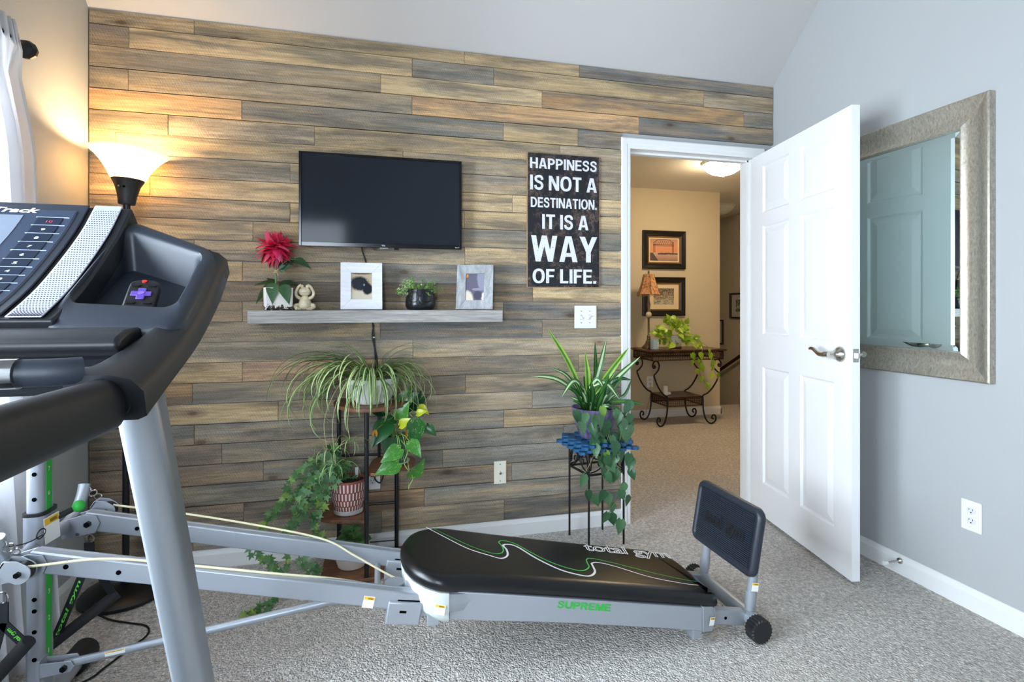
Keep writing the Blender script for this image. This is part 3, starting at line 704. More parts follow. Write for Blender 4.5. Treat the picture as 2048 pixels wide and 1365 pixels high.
obj('base', MB().lathe([(.150, 0), (.158, .006), (.158, .016), (.145, .030), (.10, .040), (.03, .046), (.016, .050), (.014, .07)], (LX+.005, LY-.03, 0), 40), M_BLACK, lamp, smooth=40)
obj('pole', MB().cyl((LX+.005, LY-.03, .05), (LX-.003, LY, 1.60), .0125, 14).cyl((LX+.0005, LY-.013, .93), (LX, LY-.012, .97), .015, 14), M_BLACK, lamp)
cup = obj('socket_cup', MB().lathe([(.028, 0), (.030, .004), (.034, .035), (.045, .075), (.0585, .102), (.056, .102), (.03, .06)], n=28, M=tilt), mat('lamp_socket_black', (24, 22, 22), .5), lamp, smooth=40)
obj('switch_knob', MB().cyl(TOP+Vector((-.006, -.040, .066)), TOP+Vector((-.007, -.056, .066)), .004, 10), M_CHROME, cup)
obj('switch_hole', MB().cyl(TOP+Vector((.008, -.043, .066)), TOP+Vector((.008, -.0475, .066)), .0045, 10), M_HOLE, cup)
prof = [(.056, .100), (.062, .108), (.075, .135), (.093, .165), (.118, .195), (.142, .215)]
shade = obj('lamp_shade', MB().lathe(prof + [(.139, .2155)] + [(r-.004, z+.002) for r, z in prof[::-1]], n=40, M=tilt, cap=False), M_GLOW, lamp, smooth=60)
d = bpy.data.lights.new('bulb_light', 'POINT'); d.energy = 6.5; d.color = (1.0, .74, .42); d.shadow_soft_size = .035
bl = bpy.data.objects.new('bulb_light', d); COL.objects.link(bl); bl.location = TOP + Vector((.006, 0, .165))
obj('power_cord', MB().tube(crv([(LX-.03, LY-.185, .012), (.225, -.36, .005), (.30, -.40, .005), (.375, -.44, .005), (.40, -.50, .005), (.37, -.58, .005), (.34, -.66, .005), (.31, -.72, .005), (.20, -.78, .005), (.05, -.80, .006)], 6), .0035, 6), M_CORD, lamp)

# ================================================================== SHELF AND THE THINGS ON IT
def shelf_mat():
    t = NT('grey_oak_laminate'); v = t.coords('Object', (5, 90, 130)); n = t.noise(v, 1, 6, .68, .3); f = t.noise(t.coords('Object', (14, 200, 520)), 1.0, 3)
    c = t.mix(t.ramp(n, [(.3, 0.0), (.7, 1.0)]), srgb(128, 122, 116), srgb(190, 186, 180)); c = t.mix(.6, c, t.ramp(f, [(.35, .62), (.6, 1.1)]), 'MULTIPLY'); t.link(c, t.b.inputs['Base Color']); t.b.inputs['Roughness'].default_value = .5; t.bump(f, .15, .001); return t.m
SHZ = 1.150
sh = obj('floating_shelf', MB().box((.652, -.165, 1.094), (1.768, -.0155, SHZ)), shelf_mat(), smooth=0, bevel=.0015); tag(sh, 'grey oak floating shelf on the plank wall below the television', 'shelf')

def heart_leaf(name, mats, w=.8, fold=.12, curl=.18, n=7, point=1.0, notch=.12, rim=False):
    """leaf of unit length along +Y, pointed tip, folded along the midrib"""
    rows = []; 
    for k in range(n+1):
        t = k/n; hw = w*.5*(math.sin(math.pi*min(1, t*.92+.08)**.62))*(1-.25*t*point) if 0 < k < n else (.0 if k == n else w*.16)
        yb = t; z = -curl*t*t + curl*.3*t
        back = notch if k == 0 else 0
        rows.append([(-hw, yb-back*1.0, z+fold*hw), (-hw*.5, yb-back*.5, z+fold*hw*.62), (0, yb, z), (hw*.5, yb-back*.5, z+fold*hw*.62), (hw, yb-back, z+fold*hw)])
    mb = MB(); vs = [p for r in rows for p in r]; fs = []
    for k in range(n):
        for i in range(4): fs.append((k*5+i, k*5+i+1, k*5+i+6, k*5+i+5))
    mb.add(vs, fs)
    if len(mats) > 1:
        for q in range(len(mb.m)): mb.m[q] = 1 if (q % 4) in (0, 3) and rim else 0
    me = mesh_of(name, mb, mats, smooth=70); return me
def blade(name, mats, L, w, rise, droop, fold=.3, n=12, twist=0):
    """long arching blade starting at the origin, heading +Y; centre strip uses mats[1]"""
    mb = MB(); rows = []
    y = z = 0.0; ang = rise; ds = L/n
    for k in range(n+1):
        t = k/n; hw = w*.5*min(1, .35+t*5)*(1-t**3.2)**.8 if k < n else .0003
        nx = -math.sin(ang); nz = math.cos(ang); tw = twist*t
        row = []
        for s in (-1, -.42, .42, 1):
            h = fold*abs(s)*hw
            row.append((s*hw*math.cos(tw), y + nx*(h + s*hw*math.sin(tw)), z + nz*(h + s*hw*math.sin(tw))))
        rows.append(row); ang -= droop/n*(.5+t*1.2); y += math.cos(ang)*ds; z += math.sin(ang)*ds
    for k in range(n):
        b = len(mb.v)
    mb.add([p for r in rows for p in r], [(k*4+i, k*4+i+1, k*4+i+5, k*4+i+4) for k in range(n) for i in range(3)])
    mb.m = [1 if q % 3 == 1 else 0 for q in range(len(mb.f))]
    return mesh_of(name, mb, mats, smooth=70)

# ---- red dahlia in a square white pot
dah = thing('potted_dahlia', (.762, -.085, SHZ), 'red dahlia bloom in a chipped white square pot on the shelf', 'plant')
def chipped():
    t = NT('chipped_white_enamel'); v = t.coords('Object'); sx = t.node('ShaderNodeSeparateXYZ'); t.link(v, sx.inputs[0])
    n = t.noise(v, 70, 3, .7); h = t.math('MULTIPLY', sx.outputs[2], 9.0); f = t.math('SUBTRACT', n, h)
    f2 = t.ramp(f, [(.34, 0.0), (.40, 1.0)]); c = t.mix(f2, srgb(236, 232, 224), srgb(58, 44, 36)); t.link(c, t.b.inputs['Base Color']); t.b.inputs['Roughness'].default_value = .3; return t.m
px, py = .762, -.085
def sq(s, z, r=.012): return [(px+a, py+b_, SHZ+z) for a, b_ in rrect(-s, -s, s, s, r)]
Mz = Matrix.Translation((px, py, 0)) @ Matrix.Rotation(R(9), 4, 'Z') @ Matrix.Translation((-px, -py, 0))
obj('pot', MB().loft([sq(.056, .0005), sq(.058, .003), sq(.060, .096), sq(.060, .099), sq(.055, .099), sq(.054, .080)], M=Mz), chipped(), dah, smooth=40)
obj('soil', MB().loft([sq(.054, .078), sq(.054, .084)], M=Mz), M_SOIL, dah, smooth=0)
M_STEM = mat('green_stem', (118, 142, 88), .5)
fc = Vector((.750, -.088, 1.425))
obj('stem', MB().tube(crv([(px-.012, py, SHZ+.08), (px-.010, py-.004, 1.28), (.752, -.09, 1.35), (.750, -.088, 1.41)], 5), .0042, 8), M_STEM, dah)
obj('twine', MB().tube(crv([(.744, -.098, 1.318), (.757, -.098, 1.326), (.764, -.088, 1.334), (.772, -.082, 1.345), (.780, -.078, 1.352)], 4), .0022, 6).tube([(.7535+.0085*math.cos(a), -.091+.0085*math.sin(a), 1.322+.006*math.sin(a*.5)) for a in [k*.5 for k in range(26)]], .0018, 5).tube(crv([(.756, -.099, 1.322), (.760, -.104, 1.312), (.764, -.104, 1.303)], 3), .0018, 5), mat('raffia', (206, 176, 132), .8), dah)
MPET = [leaf_mat('dahlia_petal_a', (232, 24, 78), (246, 66, 118), rough=.5), leaf_mat('dahlia_petal_b', (214, 10, 56), (250, 112, 150), rough=.5)]
PET = [heart_leaf('petal', [mm], w=.50, fold=-.45, curl=c_, n=6, point=.3, notch=0) for mm in MPET for c_ in (-.15, .35, .55)]
rr = random.Random(11)
for k in range(96):
    el = 88 - 165*(k/95)**.92; az = k*137.5 + rr.uniform(-9, 9); el = el + rr.uniform(-8, 8)
    dv = Vector((math.cos(R(az))*math.cos(R(el)), math.sin(R(az))*math.cos(R(el)), math.sin(R(el))))
    dv.z *= .85; L = .046 + .042*min(1, k/40) + rr.uniform(-.006, .008)
    if el < -20: L *= .95
    n_ = Vector((-dv.x*.3, -dv.y*.3, 1)) if el < 70 else Vector((math.cos(R(az+90)), math.sin(R(az+90)), 0))
    if el < 0: dv.z -= .15
    M = frame_M(fc + dv*.010 + Vector((0, 0, .012)), dv, n_, (L*1.0, L, L))
    inst('petal', rr.choice(PET), dah, M)
MDL = leaf_mat('dahlia_leaf', (34, 74, 46), (66, 104, 60), rough=.45)
DLF = heart_leaf('leaf', [MDL], w=.62, fold=.14, curl=.30, n=7, notch=.02)
for bx_, dv, n_, L in (((.748, -.140, 1.268), (.02, -.30, -.9), (.05, -1, .15), .092), ((.792, -.138, 1.262), (.30, -.28, -.95), (.15, -1, .1), .090), ((.742, -.085, 1.27), (-.85, -.2, .02), (-.1, -.6, 1), .080), ((.738, -.085, 1.262), (-.65, -.25, -.62), (-.5, -.6, .5), .108), ((.768, -.08, 1.27), (.85, -.1, .1), (0, -.6, 1), .075), ((.745, -.075, 1.27), (-.4, .3, .35), (0, -.4, 1), .06), ((.775, -.07, 1.27), (.5, .2, .25), (0, -.4, 1), .06),
                       ((.765, -.085, 1.335), (.55, -.1, .5), (-.4, -.8, .6), .075), ((.805, -.085, 1.375), (.75, -.1, -.05), (0, -.7, .8), .055), ((.83, -.088, 1.378), (.72, -.15, -.30), (.3, -.7, .7), .082), ((.80, -.085, 1.372), (.45, -.3, -.3), (.2, -1, .3), .036), ((.765, -.09, 1.33), (.6, -.2, .22), (.2, -1, .2), .058)):
    inst('leaf', DLF, dah, frame_M(bx_, dv, n_, (L*1.0, L, L)))
obj('leaf_stalk', MB().tube(crv([(.752, -.09, 1.318), (.775, -.084, 1.352), (.805, -.085, 1.376), (.835, -.088, 1.378)], 4), .0018, 6), M_STEM, dah)

# ---- frog figurine, hands over its ears
frog = thing('frog_figurine', (.874, -.092, SHZ), 'cream ceramic frog figurine with hands on its head beside the dahlia pot', 'figurine')
MFR = mat('crackled_cream_glaze', (232, 218, 182), .3, var=.25, vscale=60)
fx, fy, fz = .874, -.092, SHZ
m = MB().lathe([(.008, .0005), (.024, .002), (.029, .014), (.028, .030), (.022, .048), (.015, .060), (.012, .066)], (fx, fy, fz), 20)
obj('body', m, MFR, frog, smooth=70)
hd = obj('head', MB().ball((fx-.001, fy-.004, fz+.083), .024, 16, sc=(1.08, .95, .85)), MFR, frog, smooth=80)
obj('mouth', MB().tube([(fx-.001+.022*math.sin(a), fy-.004-.0222*math.cos(a), fz+.077+.004*abs(math.sin(a))) for a in [-1.1+.22*k for k in range(11)]], .0009, 5), mat('glaze_line', (150, 120, 84), .5), hd)
for s in (-1, 1):
    obj('eye', MB().ball((fx+.012*s, fy-.008, fz+.107), .0085, 10), MFR, frog, smooth=80)
    obj('arm', MB().tube(crv([(fx+.018*s, fy-.002, fz+.052), (fx+.033*s, fy-.006, fz+.062), (fx+.037*s, fy-.006, fz+.080), (fx+.027*s, fy-.010, fz+.102), (fx+.014*s, fy-.014, fz+.114)], 4), [.0075]*4+[.0065]*6+[.006]*4+[.0065, .006, .005], 8), MFR, frog, smooth=80)
    obj('leg', MB().tube(crv([(fx+.014*s, fy, fz+.020), (fx+.036*s, fy-.008, fz+.022), (fx+.038*s, fy-.020, fz+.012), (fx+.024*s, fy-.032, fz+.0075)], 4), [.010]*4+[.009]*4+[.0075]*5, 8), MFR, frog, smooth=80)
    m = MB()
    for a in (-.7, 0, .7): m.ball((fx+.024*s+.012*math.sin(a), fy-.034-.010*math.cos(a), fz+.0055), .0050, 8)
    obj('foot', m, MFR, frog, smooth=80)

# ---- picture frames
def photo_frame(name, label, c, w, h, lean, rz, fw, mf, photo, mside, depth=.018):
    """c = bottom centre of the front face; leans back by lean"""
    t = thing(name, c, label, 'picture frame')
    M = Matrix.Translation(c) @ Matrix.Rotation(R(rz), 4, 'Z') @ Matrix.Rotation(R(-lean), 4, 'X')
    def rail(pts, y0=-.0, y1=depth): return MB().loft([[M @ Vector((x, y, z)) for x, z in pts] for y in (y0, y1)])
    o_ = [(-w/2, 0), (w/2, 0), (w/2, h), (-w/2, h)]; i_ = [(-w/2+fw, fw*1.02), (w/2-fw, fw*1.02), (w/2-fw, h-fw*1.02), (-w/2+fw, h-fw*1.02)]
    for k in range(4):
        j = (k+1) % 4; obj('frame_rail', rail([o_[k], o_[j], i_[j], i_[k]]), mf, t, smooth=0, bevel=.0012)
    obj('picture', MB().loft([[M @ Vector((x, y, z)) for x, z in i_] for y in (.006, .009)]), photo, t, smooth=0)
    obj('backing', MB().loft([[M @ Vector((x, y, z)) for x, z in ((-w/2+.006, .004), (w/2-.006, .004), (w/2-.006, h-.006), (-w/2+.006, h-.006))] for y in (depth, depth+.004)]), mside, t, smooth=0)
    L = h*.72; a = M @ Vector((0, depth+.003, h*.62)); b_ = Vector((a.x - math.sin(R(rz))*.055, a.y + .055, c[2]+.001)); b_.y = min(b_.y, -.020)
    obj('easel_leg', MB().bar(a, b_, .03, .003, up=(0, 1, 0)), mside, t, smooth=0)
    return t, M
def photo_mat(name, stops):
    """soft photograph: a list of (colour, x, z, rx, rz) blobs over a background, in object space"""
    t = NT(name); v = t.coords('Generated'); sp = t.node('ShaderNodeSeparateXYZ'); t.link(v, sp.inputs[0]); col = srgb(*stops[0][0]); nz = t.noise(v, 12, 6, .8)
    for c, x, z, rx, rz in stops[1:]:
        dx = t.math('DIVIDE', t.math('SUBTRACT', sp.outputs[0], x), rx); dz = t.math('DIVIDE', t.math('SUBTRACT', sp.outputs[2], z), rz)
        dd = t.math('ADD', t.math('MULTIPLY', dx, dx), t.math('MULTIPLY', dz, dz)); dd = t.math('ADD', dd, t.math('MULTIPLY', t.math('SUBTRACT', nz, .5), 1.1))
        col = t.mix(t.ramp(dd, [(.55, 1.0), (1.1, 0.0)]), col, srgb(*c))
    col = t.mix(.5, col, t.ramp(t.noise(v, 40, 3, .7), [(.3, .75), (.7, 1.15)]), 'MULTIPLY')
    t.link(col, t.b.inputs['Base Color']); t.b.inputs['Roughness'].default_value = .15; return t.m
MFW = wood_mat('white_wash_frame', (226, 226, 230), (242, 242, 246), .45, (6, 60, 60), .12)
MFG = wood_mat('grey_wash_frame', (138, 140, 142), (188, 190, 192), .5, (40, 60, 9), .55)
M_BACK = mat('black_backing', (18, 18, 18), .7)
photo_frame('photo_frame', 'white picture frame with a photo of a black dog standing on the shelf', (1.1195, -.118, SHZ+.0035), .184, .216, 6, 2, .046, MFW, photo_mat('photo_black_dog', [((196, 178, 150), 0, 0, 1, 1), ((214, 202, 178), .4, .05, .9, .34), ((38, 42, 52), .40, .60, .50, .30), ((30, 34, 44), .78, .40, .28, .25), ((126, 140, 158), .62, .55, .05, .05), ((120, 104, 84), .5, 1.0, .6, .07)]), M_BACK)
photo_frame('photo_frame', 'grey wood-grain picture frame with a dim photo at the end of the shelf', (1.640, -.108, SHZ+.0035), .178, .224, 13, -17, .044, MFG, photo_mat('photo_purple_dim', [((108, 104, 120), 0, 0, 1, 1), ((150, 150, 166), .85, .8, .25, .5), ((222, 210, 190), .12, .05, .30, .36), ((214, 150, 70), .12, .92, .10, .08), ((150, 145, 160), .6, .42, .28, .06), ((224, 214, 204), .95, .12, .2, .22), ((84, 80, 98), .62, .2, .22, .18)]), M_BACK)

# ---- black face planter
pl = thing('face_planter', (1.386, -.095, SHZ), 'matte black face planter wearing wire glasses with small green faux plant on the shelf', 'planter')
gx, gy, gz = 1.386, -.095, SHZ
MPB = mat('black_ceramic', (24, 25, 30), .26)
pot = obj('pot', MB().lathe([(.050, .0005), (.060, .003), (.069, .016), (.0705, .032), (.068, .058), (.064, .085), (.062, .096), (.058, .097), (.057, .085), (.056, .07)], (gx, gy, gz), 40), MPB, pl, smooth=50)
obj('nose', MB().loft([[(gx-.012+dx, gy-.071+e, gz+.028), (gx+.012-.002*0+dx-.003, gy-.071+e, gz+.028), (gx+.007+dx, gy-.064+e, gz+.074), (gx-.010+dx, gy-.064+e, gz+.074)] for dx, e in ((-.006, 0), (-.006, .016))] [::-1]), MPB, pl, bevel=.003)
m = MB()
for s, cxx in ((-1, -.038), (1, .026)):
    pts = []
    for k in range(28):
        a = 2*math.pi*k/28; X = cxx + .0245*math.cos(a); Z = .061 + .0245*math.sin(a); yy = -math.sqrt(max(.0001, .0715**2 - min(abs(X), .066)**2)) - .004
        pts.append((gx+X, gy+yy, gz+Z))
    m.tube(pts, .0011, 6, closed=True)
m.tube([(gx-.0135, gy-.0745, gz+.066), (gx-.006, gy-.0765, gz+.067), (gx+.0015, gy-.0755, gz+.066)], .0011, 6)
m.tube(crv([(gx+.0505, gy-.056, gz+.063), (gx+.066, gy-.03, gz+.066), (gx+.0695, gy, gz+.067)], 4), .0011, 6).tube(crv([(gx-.0622, gy-.036, gz+.063), (gx-.0695, gy-.015, gz+.066), (gx-.0705, gy, gz+.067)], 4), .0011, 6)
obj('glasses', m, mat('dark_wire', (52, 52, 56), .3, metal=.6), pl, smooth=60)
obj('soil', MB().lathe([(.0565, .078), (.0565, .084)], (gx, gy, gz), 24), M_SOIL, pl)
MFA = [leaf_mat('faux_green_a', (96, 150, 50), (150, 190, 84), rough=.5), leaf_mat('faux_green_b', (190, 216, 150), (214, 232, 190), rough=.5)]
rr = random.Random(5); m = MB(); ms_ = MB()
for k in range(46):
    az = rr.uniform(0, 360); rad = rr.uniform(.02, .055); side = math.cos(R(az)); L = rr.uniform(.045, .085)
    el = rr.uniform(25, 85) if rad < .04 else rr.uniform(5, 45)
    b0 = Vector((gx + .03*math.cos(R(az)), gy + .03*math.sin(R(az)), gz+.088)); dv = Vector((math.cos(R(az))*math.cos(R(el))*1.15, math.sin(R(az))*math.cos(R(el))*.6, math.sin(R(el))*.9))
    pts = [b0 + dv*L*t + Vector((0, 0, -.018*t*t*(1.4 if el < 30 else .4))) for t in (0, .33, .66, 1)]
    if min(p.y for p in pts)+0 > -.022: pass
    ms_.tube(pts, .0008, 4)
    for t in range(16):
        q = pts[0].lerp(pts[-1], .2+.8*t/15) + Vector((rr.uniform(-.006, .006), rr.uniform(-.006, .006), rr.uniform(-.005, .006)))
        q.y = min(q.y, -.03); s = rr.uniform(.0028, .0052); dvv = Vector((rr.uniform(-1, 1), rr.uniform(-1, .3), rr.uniform(-.3, 1))); M = frame_M(q, dvv, (rr.uniform(-.6, .6), -.8, .8), s)
        m.add([(0, -.6, 0), (.85, .2, .15), (.5, 1.1, 0), (-.5, 1.1, 0), (-.85, .2, .15)], [(0, 1, 2, 3, 4)], 1 if (q.x < gx-.05 and rr.random() < .6) or rr.random() < .1 else 0, M)
fo = obj('foliage', m, MFA, pl, smooth=0); fo['kind'] = 'stuff'
fo2 = obj('stems', ms_, M_STEM, pl); fo2['kind'] = 'stuff'

# ================================================================== EXERCISE BENCH (incline glideboard machine)
GYC = -.857
gym = thing('incline_gym', (1.3, GYC, 0), 'grey incline exercise machine with padded black glide board, ribbed foot plate and numbered column', 'exercise machine')
M_CUSH = mat('black_vinyl', (14, 15, 17), .30, bump=.12, bscale=420, spec=.5)
M_RUB = mat('black_rubber', (24, 25, 28), .55)
M_FOOTP = mat('blue_black_moulded_plastic', (38, 44, 54), .42)
M_PALEG = mat('pale_grey_plastic', (196, 204, 200), .45)
M_GREEN = mat('bright_green', (42, 172, 62), .5)
M_LIME = mat('lime_print', (96, 214, 60), .55)
M_YEL = mat('warning_yellow', (232, 182, 46), .5)
M_CREAMROPE = mat('cream_rope', (214, 206, 170), .8, bump=.4, bscale=900)
HX, HZ = 1.262, .277                             # hinge of the folding rails
def railz(x): return .505 - .2446*(x-.33) if x < HX else HZ - .180*(x-HX)
YF, YN = -.722, -.992
# rails
for y, nm in ((YF, 'rail'), (YN, 'rail')):
    r_ = obj(nm, MB().bar((.315, y, railz(.315)), (HX+.06, y, railz(HX)-.012), .034, .054), M_SILVER, gym, bevel=.004)
    for x in (.40, .52) if y == YN else (.46,):
        obj('pin_hole', MB().cyl((x, y-.0165, railz(x)-.002), (x, y-.0178, railz(x)-.002), .0065, 12), M_HOLE, r_)
    obj('lip', MB().bar((.33, y+.012 if y == YN else y+.010, railz(.33)+.0275), (HX+.05, y+.012 if y == YN else y+.010, railz(HX+.0)-.012+.0300), .006, .004), M_SILVER, r_, smooth=0)
    r2 = obj('lower_rail', MB().bar((HX-.02, y, railz(HX)-.010), (2.455, y, railz(2.455)-.004), .034, .050), M_SILVER, gym, bevel=.004)
    if y == YN: obj('pin_hole', MB().cyl((2.375, y-.0165, railz(2.375)-.004), (2.375, y-.0178, railz(2.375)-.004), .0055, 12), M_HOLE, r2)
    hb = obj('hinge_bracket', MB().bar((HX-.045, y-.003, railz(HX)-.022), (HX+.055, y-.003, railz(HX)-.040), .046, .066), M_SILVER, gym, bevel=.004)
    obj('slot', MB().bar((HX-.008, y-.0262, railz(HX)-.022), (HX+.012, y-.0262, railz(HX)-.026), .001, .007), M_HOLE, hb, smooth=0)
# warning labels
def warn(M, w, h, par, name='warning_label'):
    o = obj(name, MB().loft([[M @ Vector((x, y, z)) for x, y in ((0, 0), (w, 0), (w, h), (0, h))] for z in (0, .0006)]), M_OFFW, par, smooth=0, label='white label with yellow warning band')
    obj('yellow_band', MB().loft([[M @ Vector((x, y, z)) for x, y in ((.04*w, h*.70), (.96*w, h*.70), (.96*w, h*.96), (.04*w, h*.96))] for z in (.0006, .0009)]), M_YEL, o, smooth=0)
    text('lettering', 'WARNING', M @ Matrix.Translation((w*.36, h*.75, .0009)), w*.5, h*.15, M_BLACK, o, bold=.01)
    return o
xa = 1.165; z_ = railz(xa)
warn(axes((xa-.02, YN-.0175, z_-.022), (.971, 0, -.238), (.238, 0, .971), (0, -1, 0)), .032, .034, gym)
# column, base bar
CXC, CYC = .262, -.852
col_ = obj('column', MB().loft([[(CXC+a, CYC+b_, z) for a, b_ in rrect(-.021, -.034, .021, .034, .016, 4)] for z in (.05, .90)]), M_SILVER, gym, smooth=60)
obj('base_bar', MB().cyl((CXC, -.66, .040), (CXC, -1.16, .040), .0265, 18), M_SILVER, gym)
for y0, y1 in ((-.60, -.685), (-1.135, -1.22)): obj('end_cap', MB().cyl((CXC, y0, .040), (CXC, y1, .040), .0385, 20), M_RUB, gym, bevel=.004)
dec = obj('level_strip', MB().box((CXC+.0205, CYC-.013, .150), (CXC+.0222, CYC+.013, .88)), M_GREEN, col_, smooth=0)
for k, z in enumerate((.185, .277, .352, .440, .545, .632, .70, .782, .86)):
    text('lettering', str(k+1), axes((CXC+.0223, CYC-.006, z), (0, 1, 0), (0, 0, 1), (1, 0, 0)), .008 if k else .004, .013, M_PRINTW, dec, bold=.01)
for z in (.185, .262, .32, .352, .63, .70, .782): obj('pin_hole', MB().cyl((CXC+.004, CYC-.0335, z), (CXC+.004, CYC-.0346, z), .0060, 12), M_HOLE, col_)
# sliding carriage with horn arms
car = obj('carriage_sleeve', MB().loft([[(CXC+a, CYC+b_, z) for a, b_ in rrect(-.027, -.040, .027, .040, .019, 4)] for z in (.43, .585)]), M_SILVER, gym, smooth=60)
obj('collar', MB().loft([[(CXC+a, CYC+b_, z) for a, b_ in rrect(-.029, -.042, .029, .042, .020, 4)] for z in (.583, .592)]), M_BLACK, car, smooth=60)
warn(axes((CXC+.0275, CYC-.030, .500), (.25, .95, .1), (0, -.1, 1), (1, -.2, 0)), .05, .075, gym)
for s, y in ((1, YF), (-1, YN)):
    ya = y + .052*s
    arm = obj('horn_arm', MB().tube(crv([(CXC, CYC+.03*s, .50), (CXC+.004, CYC+.075*s, .497), (CXC+.010, y+.016*s, .512), (CXC+.016, ya, .555), (CXC+.018, ya+.018*s, .598)], 5), .0165, 12), M_SILVER, gym, smooth=60)
    g = obj('gusset', MB().prism([(CXC+.0, y-.020, .460), (.350, y-.020, .472), (.362, y-.020, .500), (.352, y-.020, .524), (.320, y-.020, .530), (CXC+.0, y-.020, .515)], (0, -.004, 0)).prism([(CXC+.0, y+.020, .460), (.350, y+.020, .472), (.362, y+.020, .500), (.352, y+.020, .524), (.320, y+.020, .530), (CXC+.0, y+.020, .515)], (0, .004, 0)), M_SILVER, gym, bevel=.001)
    obj('bolt', MB().tube([(.332, y-.024, .502), (.332, y-.036, .502)], .009, 6), M_DARKMET, g)
    obj('bolt', MB().tube([(.305, y-.024, .474), (.305, y-.029, .474)], .005, 8), M_CHROME, g)
    # eye bolt and links
    e = Vector((CXC+.022, ya+.014*s, .580)); lk = obj('shackle', MB().tube([e+Vector((.006+.009*math.cos(a), -.003, .009*math.sin(a))) for a in [k*math.pi/8 for k in range(16)]], .0022, 6, closed=True).tube([e+Vector((.020+.011*math.cos(a), .006*math.sin(a), -.012+.008*math.sin(a))) for a in [k*math.pi/8 for k in range(16)]], .0022, 6, closed=True).tube([e+Vector((.034+.010*math.cos(a), 0, -.024+.008*math.sin(a))) for a in [k*math.pi/8 for k in range(16)]], .0022, 6, closed=True), M_CHROME, gym)
    # pulley
    if s > 0: pc, dv = Vector((.352, ya, .515)), Vector((.83, 0, -.55))
    else: pc, dv = Vector((.326, YN-.058, .502)), Vector((.85, 0, -.52))
    pv = Vector((-dv.z, 0, dv.x))
    pr_ = []
    hous = MB()
    for yy in (-.015, .012):
        pts = [pc + Vector((0, yy, 0)) + dv*a + pv*b_ for a, b_ in ([(-.045, -.012), (-.045, .014), (-.02, .026)] + [(.026*math.cos(t), .026*math.sin(t)) for t in [1.3-2.6*k/9 for k in range(10)]] + [(-.02, -.026)])]
        hous.prism(pts, (0, .003, 0))
    hous.bar(pc-dv*.046, pc-dv*.040, .03, .024, up=tuple(pv))
    h = obj('pulley_housing', hous, M_SILVER, gym, bevel=.001)
    obj('wheel', MB().tube([pc+Vector((0, -.011, 0)), pc+Vector((0, -.004, 0)), pc+Vector((0, .003, 0)), pc+Vector((0, .011, 0))], [.024, .019, .019, .024], 20), M_BLACK, h)
    obj('bolt', MB().tube([pc+Vector((0, -.015, 0)), pc+Vector((0, -.023, 0))], .0075, 6), M_DARKMET, h)
obj('cross_tube', MB().cyl((CXC+.004, YF+.02, .495), (CXC+.004, YN-.02, .495), .0165, 14), M_SILVER, gym)
# green locking knob
kn = obj('lock_pin', MB().cyl((CXC+.028, CYC+.01, .558), (CXC+.062, CYC+.035, .573), .0085, 10), M_RUB, gym)
obj('knob', MB().ball((CXC+.074, CYC+.043, .579), .0165, 14, sc=(1, 1, 1)), M_GREEN, kn, smooth=80)
obj('pin_lanyard', MB().tube(crv([(CXC+.03, CYC-.045, .535), (CXC-.0, CYC-.075, .525), (CXC-.06, CYC-.12, .535), (CXC-.13, CYC-.16, .522)], 6), .0016, 5).tube([(CXC+.028, CYC-.05+.020*math.cos(a), .540+.012*math.sin(a)) for a in [k*math.pi/9 for k in range(18)]], .0018, 5, closed=True), M_CORD, gym)
# diagonal strut
bk = obj('strut_bracket', MB().prism([(CXC+.015, CYC-.048, .138), (CXC+.095, CYC-.048, .146), (CXC+.105, CYC-.048, .160), (CXC+.097, CYC-.048, .176), (CXC+.015, CYC-.048, .178)], (0, .004, 0)).prism([(CXC+.015, CYC-.014, .138), (CXC+.095, CYC-.014, .146), (CXC+.105, CYC-.014, .160), (CXC+.097, CYC-.014, .176), (CXC+.015, CYC-.014, .178)], (0, .004, 0)).box((CXC+.014, CYC-.05, .130), (CXC+.024, CYC-.008, .186)), M_SILVER, gym, bevel=.001)
obj('bolt', MB().tube([(CXC+.082, CYC-.048, .160), (CXC+.082, CYC-.058, .160)], .0085, 6), M_DARKMET, bk)
stt = obj('strut', MB().tube([(CXC+.075, CYC-.03, .160), (CXC+.10, CYC-.03, .163), (1.19, CYC-.03, .258)], .0115, 12), M_SILVER, gym)
warn(axes((.44, CYC-.0425, .172), (.995, 0, .098), (-.098, 0, .995), (0, -1, 0)), .05, .012, gym, 'strut_label')
obj('cross_brace', MB().cyl((1.19, YF, .268), (1.19, YN, .268), .010, 10), M_SILVER, gym)
# ---- front base: cross tube, end wheels, foot plate
fb = obj('front_cross_tube', MB().cyl((2.475, -.685, .060), (2.475, -1.035, .060), .0255, 18), M_SILVER, gym)
for y, s in ((-1.03, -1), (-.69, 1)):
    m = MB(); n = 22; rg = lambda yy, r: [(2.475+(r if k % 2 else r*.90)*math.cos(2*math.pi*k/(2*n)), yy, .060-.016+(r if k % 2 else r*.90)*math.sin(2*math.pi*k/(2*n))) for k in range(2*n)]
    m.loft([rg(y, .036), rg(y+s*.004, .043), rg(y+s*.040, .043), rg(y+s*.044, .038)])
    obj('wheel', m, M_RUB, gym, smooth=0, label='black ribbed end wheel')
for y in (-.722, -.997):
    p0, p1 = Vector((2.478, y, .060)), Vector((2.522, y, .40))
    pt = obj('plate_post', MB().cyl(p0, p1, .0165, 14).cyl(p0.lerp(p1, .12), p0.lerp(p1, .26), .0195, 14), M_SILVER, gym)
    if y < -.9: warn(axes((2.474, y-.0195, .158), (.94, -.12, -.12), (.13, 0, .99), (-.1, -1, 0)), .026, .03, gym)
